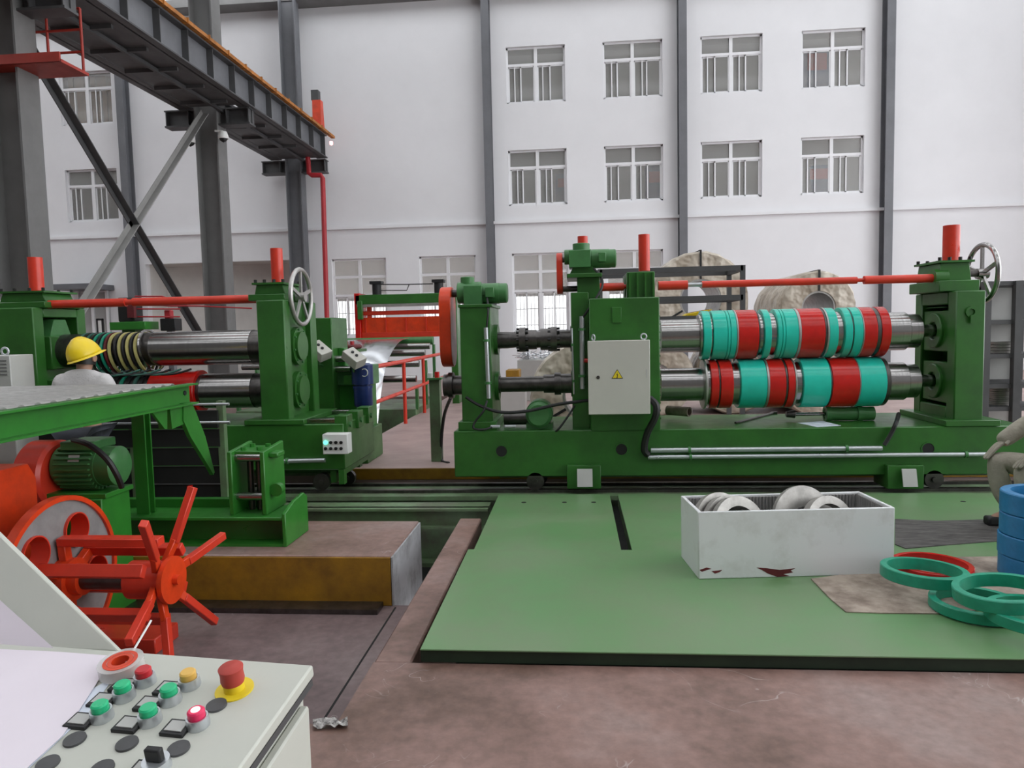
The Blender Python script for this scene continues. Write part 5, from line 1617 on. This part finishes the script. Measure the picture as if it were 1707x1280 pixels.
MB().revolve([(0, .088), (.05, .09), (.09, .08)], q(0, .065, 1.475), (0, .1, 1), 20).build('hair', 'hair', w1)
hc = q(0, .085, 1.545)
hm = MB()
nu, nv_ = 36, 10
vs, fs = [], []
for j in range(nv_ + 1):
    ph = math.pi / 2 * j / nv_
    for i in range(nu):
        th = 2 * math.pi * i / nu
        ridge = 1 + .05 * math.exp(-(math.sin(th) / .18) ** 2) * (1 if j < nv_ else 0) * 0
        x, y, z = .126 * math.cos(ph) * math.sin(th), .150 * math.cos(ph) * math.cos(th), .168 * math.sin(ph)
        if abs(x) < .028:
            z *= 1.05
        vs.append(hc + V(x, y, z))
for j in range(nv_):
    for i in range(nu):
        k = (i + 1) % nu
        fs.append((j * nu + i, j * nu + k, (j + 1) * nu + k, (j + 1) * nu + i))
hm.add(vs, fs)
R_h = Matrix.Rotation(math.radians(14), 4, 'X') @ Matrix.Rotation(math.radians(-14), 4, 'Y')
hm.v = [hc + R_h @ (p - hc) for p in hm.v]
he = hm.build('helmet', 'yellow_b', w1)
he.modifiers.new('thick', 'SOLIDIFY').thickness = .004
br = MB()
vs, fs = [], []
for i in range(nu):
    th = 2 * math.pi * i / nu
    ex = .012 + (.05 * max(0, math.cos(th)) ** 2)
    for (k, dz) in ((0, .006), (1, .0), (1, -.004), (0, -.004)):
        vs.append(hc + V((.125 + k * ex * .8) * math.sin(th), (.149 + k * ex) * math.cos(th), dz - k * .006))
for i in range(nu):
    j = (i + 1) % nu
    for a in range(4):
        b = (a + 1) % 4
        fs.append((i * 4 + a, j * 4 + a, j * 4 + b, i * 4 + b))
br.add(vs, fs)
br.v = [hc + R_h @ (p - hc) for p in br.v]
br.build('helmet_brim', 'yellow_b', he)

# --- squatting worker at the blue stack
KX = P(1668, 756, 5.5)
SY = 5.5
w2 = thing('person', 'person in beige work clothes sitting low beside the blue ring stack', 'person', V(KX.x + .4, SY, pzb))
def k2(dx, dy, z): return V(KX.x + dx, SY + dy, z)
kz = KX.z - .07
J = {'pel': (k2(.56, 0, .46), (.15, .12)), 'ab': (k2(.60, 0, .62), (.14, .11)), 'ch': (k2(.58, 0, .84), (.16, .12)), 'nk': (k2(.53, 0, 1.02), .055), 'hb': (k2(.49, 0, 1.09), .075), 'hc': (k2(.47, 0, 1.16), (.082, .095)), 'ht': (k2(.48, 0, 1.23), .07)}
E_ = [('pel', 'ab'), ('ab', 'ch'), ('ch', 'nk'), ('nk', 'hb'), ('hb', 'hc'), ('hc', 'ht')]
Jc = {'pel': (k2(.57, 0, .42), (.185, .15)), 'ab': (k2(.60, 0, .62), (.18, .15)), 'ch': (k2(.57, 0, .84), (.195, .15)), 'nk': (k2(.53, 0, .99), .075)}
Ec = [('pel', 'ab'), ('ab', 'ch'), ('ch', 'nk')]
Jt = {'pel': (k2(.56, 0, .45), (.17, .14))}
Et = []
for sd, n in ((-1, 'l'), (1, 'r')):
    yk, ye = .17 * sd, .20 * sd
    J.update({n + 'sh': (k2(.56, .19 * sd, .93), .06), n + 'el': (k2(.32, .25 * sd, .80), .045), n + 'wr': (k2(.17, .20 * sd, kz + .15), .030), n + 'hp': (k2(.52, .10 * sd, .46), .085), n + 'kn': (k2(.05, yk, kz), .06), n + 'an': (k2(.20, yk, pzb + .10), .042), n + 'to': (k2(.04, yk, pzb + .045), .035)})
    E_ += [('ch', n + 'sh'), (n + 'sh', n + 'el'), (n + 'el', n + 'wr'), ('pel', n + 'hp'), (n + 'hp', n + 'kn'), (n + 'kn', n + 'an'), (n + 'an', n + 'to')]
    hand_joints(J, E_, n + 'wr', n, V(-.85, -.05 * sd, -.5).normalized(), V(0, -1 * sd, 0), V(-.5, 0, -.85).normalized(), 1.6)
    Jc.update({n + 'sh': (k2(.56, .20 * sd, .92), .085), n + 'el': (k2(.32, .25 * sd, .80), .070), n + 'wr': (k2(.10, .20 * sd, kz + .115), .060)})
    Ec += [('ch', n + 'sh'), (n + 'sh', n + 'el'), (n + 'el', n + 'wr')]
    Jt.update({n + 'hp': (k2(.50, .11 * sd, .46), .115), n + 'th': (k2(.26, .15 * sd, kz - .05), .098), n + 'kn': (k2(.055, yk, kz - .005), .085), n + 'sn': (k2(.11, yk, kz - .24), .075), n + 'an': (k2(.19, yk, pzb + .13), .066)})
    Et += [('pel', n + 'hp'), (n + 'hp', n + 'th'), (n + 'th', n + 'kn'), (n + 'kn', n + 'sn'), (n + 'sn', n + 'an')]
skin('body', J, E_, 'pel', 'skin', w2)
skin('jacket', Jc, Ec, 'pel', 'cloth', w2)
skin('trousers', Jt, Et, 'pel', 'cloth', w2)
for n in ('l', 'r'):
    ks = [k for k in J if k in (n + 'wr', n + 'palm', n + 'ta', n + 'tb') or k.startswith(n + 'f')]
    Jg = {k: (J[k][0], tuple(x * 1.28 for x in J[k][1]) if isinstance(J[k][1], tuple) else J[k][1] * 1.28) for k in ks}
    skin('glove', Jg, [e for e in E_ if e[0] in Jg and e[1] in Jg], n + 'wr', 'cloth', w2)
for sd in (-1, 1):
    MB().obox(k2(.13, .17 * sd, pzb + .036), (.13, 0, 0), (0, .045, 0), (0, 0, .035)).build('shoe', 'black', w2, bevel=.02, seg=3)
    MB().revolve([(-.012, .0), (-.01, .03), (.01, .028), (.014, 0)], k2(.49, .085 * sd, 1.15), (0, 1, 0), 14).build('ear', 'skin', w2)
MB().revolve([(0, .0), (.01, .018), (.04, .006)], k2(.395, 0, 1.13), (-.3, 0, .95), 10).build('nose', 'skin', w2)
MB().revolve([(-.03, .10), (.03, .104), (.08, .085), (.115, .04), (.125, 0)], k2(.49, 0, 1.17), (.25, 0, 1), 24).build('hair', 'hair', w2)
st2 = thing('low_stool', 'low wooden stool under the person in beige work clothes', 'stool', V(KX.x + .58, SY, pzb))
MB().box(KX.x + .42, KX.x + .76, SY - .17, SY + .17, .27, .30).build('seat', 'card', st2, bevel=.006)
for sx in (.45, .70):
    for sy in (-.14, .11):
        MB().box(KX.x + sx, KX.x + sx + .03, SY + sy, SY + sy + .03, pzb, .27).build('leg', 'card', st2)

# ================================================================== CONTROL DESK
O = P(522, 1108, 1.0)
_e, _s = math.radians(6.3), math.radians(10.6)
U = V(math.cos(_e), -math.sin(_e), 0)
VH = V(-math.sin(_e), -math.cos(_e), 0)
VD = VH * math.cos(_s) + V(0, 0, -math.sin(_s))
N = U.cross(-VD)
def D(x, y, h=0.0):
    d = ray(x, y)
    t_ = ((O + N * h - CAM).dot(N)) / d.dot(N)
    return CAM + d * t_
dk = thing('control_desk', 'cream operator desk with sloping button panel and raised back panel', 'desk', V(O.x - .5, O.y - .3, 0))
LW, LD = 1.25, .52
pc = O - U * LW / 2 + VD * LD / 2 - N * .009
MB().obox(pc, U * LW / 2, VD * LD / 2, N * .009).build('button_panel', 'desk', dk, bevel=.003, seg=2)
# body: side profile swept along U
def uvz(u, v, z):
    p = O + U * u + VH * v
    return V(p.x, p.y, z)
vend = LD * math.cos(_s)
zf = O.z - .03
zn = O.z - LD * math.sin(_s) - .03
m = MB()
prof = [(.012, 0), (.012, zf), (vend - .01, zn), (vend - .01, zn - .12), (.30, .72), (.30, 0)]
n = len(prof)
vs = [uvz(-.012, a, b) for a, b in prof] + [uvz(-LW + .012, a, b) for a, b in prof]
m.add(vs, [tuple(range(n)), tuple(range(2 * n - 1, n - 1, -1))] + [(i, (i + 1) % n, n + (i + 1) % n, n + i) for i in range(n)])
m.build('desk_body', 'desk', dk, smooth=False)
m = MB()
for a, b in (((.004, zf + .006), (vend, zn + .006)),):
    p0, p1 = uvz(-.006, *a), uvz(-.006, *b)
    m.bar(p0, p1, .012, .010, N)
m.build('panel_gap', 'grey_dk', dk)
m = MB()
prof = [(.02, .05), (.02, zf - .02), (vend - .02, zn - .02), (vend - .02, zn - .11), (.28, .70), (.28, .05)]
vs = [uvz(-.012, a, b) for a, b in prof] + [uvz(.002, a, b) for a, b in prof]
m.add(vs, [tuple(range(n)), tuple(range(2 * n - 1, n - 1, -1))] + [(i, (i + 1) % n, n + (i + 1) % n, n + i) for i in range(n)])
m.build('side_panel', 'desk', dk, bevel=.003)
# raised back panel leaning away from the operator
fd = D(196, 1084)
BK = (V(0, 0, 1) * .80 - VH * .60).normalized()
def B(x, y, h=0.0):
    nb_ = U.cross(BK)
    nb_ = -nb_ if nb_.dot(VH) < 0 else nb_
    d = ray(x, y)
    t_ = ((fd + nb_ * h - CAM).dot(nb_)) / d.dot(nb_)
    return CAM + d * t_, nb_
pts = [(197, 1085), (0, 892), (-150, 745), (-420, 745), (-420, 1060)]
vs = [B(x, y)[0] for x, y in pts]
nb_ = B(0, 1000)[1]
m = MB()
n = len(vs)
m.add(vs + [v - nb_ * .02 for v in vs], [tuple(range(n)), tuple(range(2 * n - 1, n - 1, -1))] + [(i, (i + 1) % n, n + (i + 1) % n, n + i) for i in range(n)])
m.build('back_panel', 'desk', dk, bevel=.002)
# push buttons
def legend(px, py, dx, dy):
    c = D(px, py, .002)
    u2 = U
    o = MB().obox(c, u2 * .017, VD * .014, N * .003).build('legend_holder', 'black', dk, bevel=.001)
    MB().obox(c + N * .0035, u2 * .012, VD * .009, N * .001).build('legend_plate', 'ptag', o)
def button(px, py, mat, r=.0120, cap=None):
    c = D(px, py)
    b = MB().revolve([(0, .0), (0, .0148), (.003, .0150), (.014, .0138), (.014, r), (.012, r), (.012, 0)], c, N, 28).build('button_bezel', 'zinc', dk)
    MB().revolve([(.008, 0), (.008, r - .001), (.022, r - .001), (.024, r - .003), (.024, 0)], c, N, 24).build('button_cap', mat, b)
    return b
for bx, by, mt in ((208, 1163, 'bgreen'), (285, 1169, 'bgreen'), (171, 1197, 'bgreen'), (251, 1203, 'bgreen'), (331, 1209, 'lampred'), (243, 1138, 'bred'), (317, 1143, 'byel')):
    button(bx, by, mt)
    legend(bx - 36, by + 5, 0, 0)
c = D(331, 1209)
MB().cyl(c + N * .0238, c + N * .0246, .006, n=16).build('lamp_spot', 'redlamp', dk)
for bx, by in ((361, 1177), (125, 1234), (212, 1241), (298, 1249), (80, 1274), (171, 1282)):
    c = D(bx, by)
    MB().revolve([(0, .0), (0, .0138), (.003, .0135), (.004, .0)], c, N, 28).build('blanking_plug', 'grey_dk', dk)
c = D(391, 1150)
es = MB().revolve([(0, 0), (0, .026), (.002, .026), (.002, 0)], c, N, 32).build('stop_collar', 'sign', dk)
MB().revolve([(.002, .0), (.002, .014), (.018, .014), (.019, 0)], c, N, 24).build('stop_base', 'sign', es)
MB().revolve([(.013, .0), (.013, .015), (.018, .0162), (.028, .0155), (.036, .0168), (.038, .0145), (.039, 0)], c, N, 32).build('stop_mushroom', 'estop', es)
c = D(262, 1280)
sw = MB().revolve([(0, .0), (0, .017), (.012, .016), (.012, 0)], c, N, 24).build('selector_base', 'zinc', dk)
MB().obox(c + N * .02, U * .011, VD * .005, N * .009).build('selector_knob', 'black', sw, bevel=.002)
legend(240, 1284, 0, 0)
# papers: one sheet bent over the fold, one below it
def paper(flat, lean, h, mat, label):
    m = MB()
    a = [D(x, y, h) for x, y in flat]
    b = [B(x, y, h)[0] for x, y in lean]
    m.add(a, [tuple(range(len(a)))])
    if b:
        m.add(b, [tuple(range(len(b)))])
    bm_ = m.build('paper_sheet', mat, smooth=False)
    sd_ = bm_.modifiers.new('thick', 'SOLIDIFY')
    sd_.thickness = .0006
    return tag(bm_, label, 'paper')
paper([(96, 1086), (188, 1093), (160, 1140), (105, 1225), (40, 1284), (-40, 1330), (-300, 1330), (-300, 1068)], [(96, 1086), (0, 1000), (-110, 905), (-300, 905), (-300, 1068)], .0032, 'paper', 'pale pink paper sheet folded up against the raised panel of the desk')
paper([(150, 1150), (190, 1128), (150, 1185), (100, 1232), (40, 1288), (0, 1310), (-100, 1310), (-60, 1240)], [], .0012, 'paper2', 'bluish white paper sheet under the pink sheet on the desk')
# roll of clear tape
c = D(204, 1117, .0045)
tr_ = thing('tape_roll', 'roll of clear tape with orange-red core lying on the desk', 'tape', c)
MB().revolve([(.0, .018), (.0, .031), (.016, .031), (.016, .018)], c, N, 40, True).build('tape', 'clear', tr_)
MB().revolve([(-.0, .012), (0, .0175), (.0165, .0175), (.0165, .012)], c, N, 32, True).build('core', 'orange', tr_)
MB().revolve([(.0162, .0182), (.0162, .0235), (.0167, .0235), (.0167, .0182)], c, N, 40, True).build('tape_print', 'orange', tr_)
a = D(205, 1082, .02)
b = P(252, 1034, a.y + .05)
wr = MB().cyl(c + N * .001, b, .0016, n=8)
tag(wr.build('white_stick', 'white'), 'thin white stick standing in the tape roll on the desk', 'stick')
# crumpled label scrap at the pit edge
random.seed(5)
m = MB()
vs = []
for j in range(4):
    for i in range(9):
        p = G(522 + i * 7.2, 1206 + j * 4.2 - i * .3, 0)
        vs.append(p + V(0, 0, .004 + random.random() * .022))
m.add(vs, [(j * 9 + i, j * 9 + i + 1, (j + 1) * 9 + i + 1, (j + 1) * 9 + i) for j in range(3) for i in range(8)])
ob = m.build('paper_scrap', paint('printed_scrap', (.62, .60, .57), .7, .5, 60, c2=(.08, .07, .07)), smooth=False)
ob.modifiers.new('thick', 'SOLIDIFY').thickness = .001
tag(ob, 'crumpled dirty paper scrap at the edge of the sunken floor', 'paper scrap')

# ================================================================== THINGS SEEN THROUGH THE WINDOWS
for (x0, y0, x1, y1, rx0_, ry0, rx1b, ry1), zfl, lb in (
        ((1338, 84, 1384, 160, 1346, 90, 1378, 116), 8.1, 'dark blue locker with red panel inside the top-floor window over the rollers'),
        ((1352, 276, 1381, 330, 1350, 282, 1380, 298), 4.95, 'dark blue locker with red panel inside the middle-floor window over the rollers'),
        ((1076, 268, 1104, 340, 1082, 286, 1100, 304), 4.95, 'dark locker with red panel inside the middle-floor window behind the warning cabinet'),
        ((926, 290, 942, 345, 930, 298, 940, 312), 4.95, 'dark locker with pale red panel inside the middle-floor window above the gear stand')):
    Yl = WY + .75
    a, b = P(x0, y0, Yl), P(x1, y1, Yl)
    t = thing('locker', lb, 'locker', ((a.x + b.x) / 2, Yl + .2, zfl), 'lockers behind the windows')
    MB().box(a.x, b.x, Yl, Yl + .4, zfl, a.z).build('carcass', 'navy', t, smooth=False)
    p, q_ = P(rx0_, ry0, Yl), P(rx1b, ry1, Yl)
    MB().box(p.x, q_.x, Yl - .02, Yl, q_.z, p.z).build('red_panel', 'rred', t, smooth=False)
bl = thing('window_blind', 'brown cloth blind behind the top-floor window by the red platform', 'blind', (-15.85, WY + .4, 8.6))
for k in range(9):
    x = -16.7 + k * .193
    MB().box(x, x + .17, WY + .38 + (k % 2) * .03, WY + .42 + (k % 2) * .03, 8.62, 10.28).build('blind_fold', 'bark', bl, smooth=False)
MB().box(-16.75, -14.95, WY + .36, WY + .46, 10.26, 10.31).build('blind_rail', 'frame', bl, smooth=False)
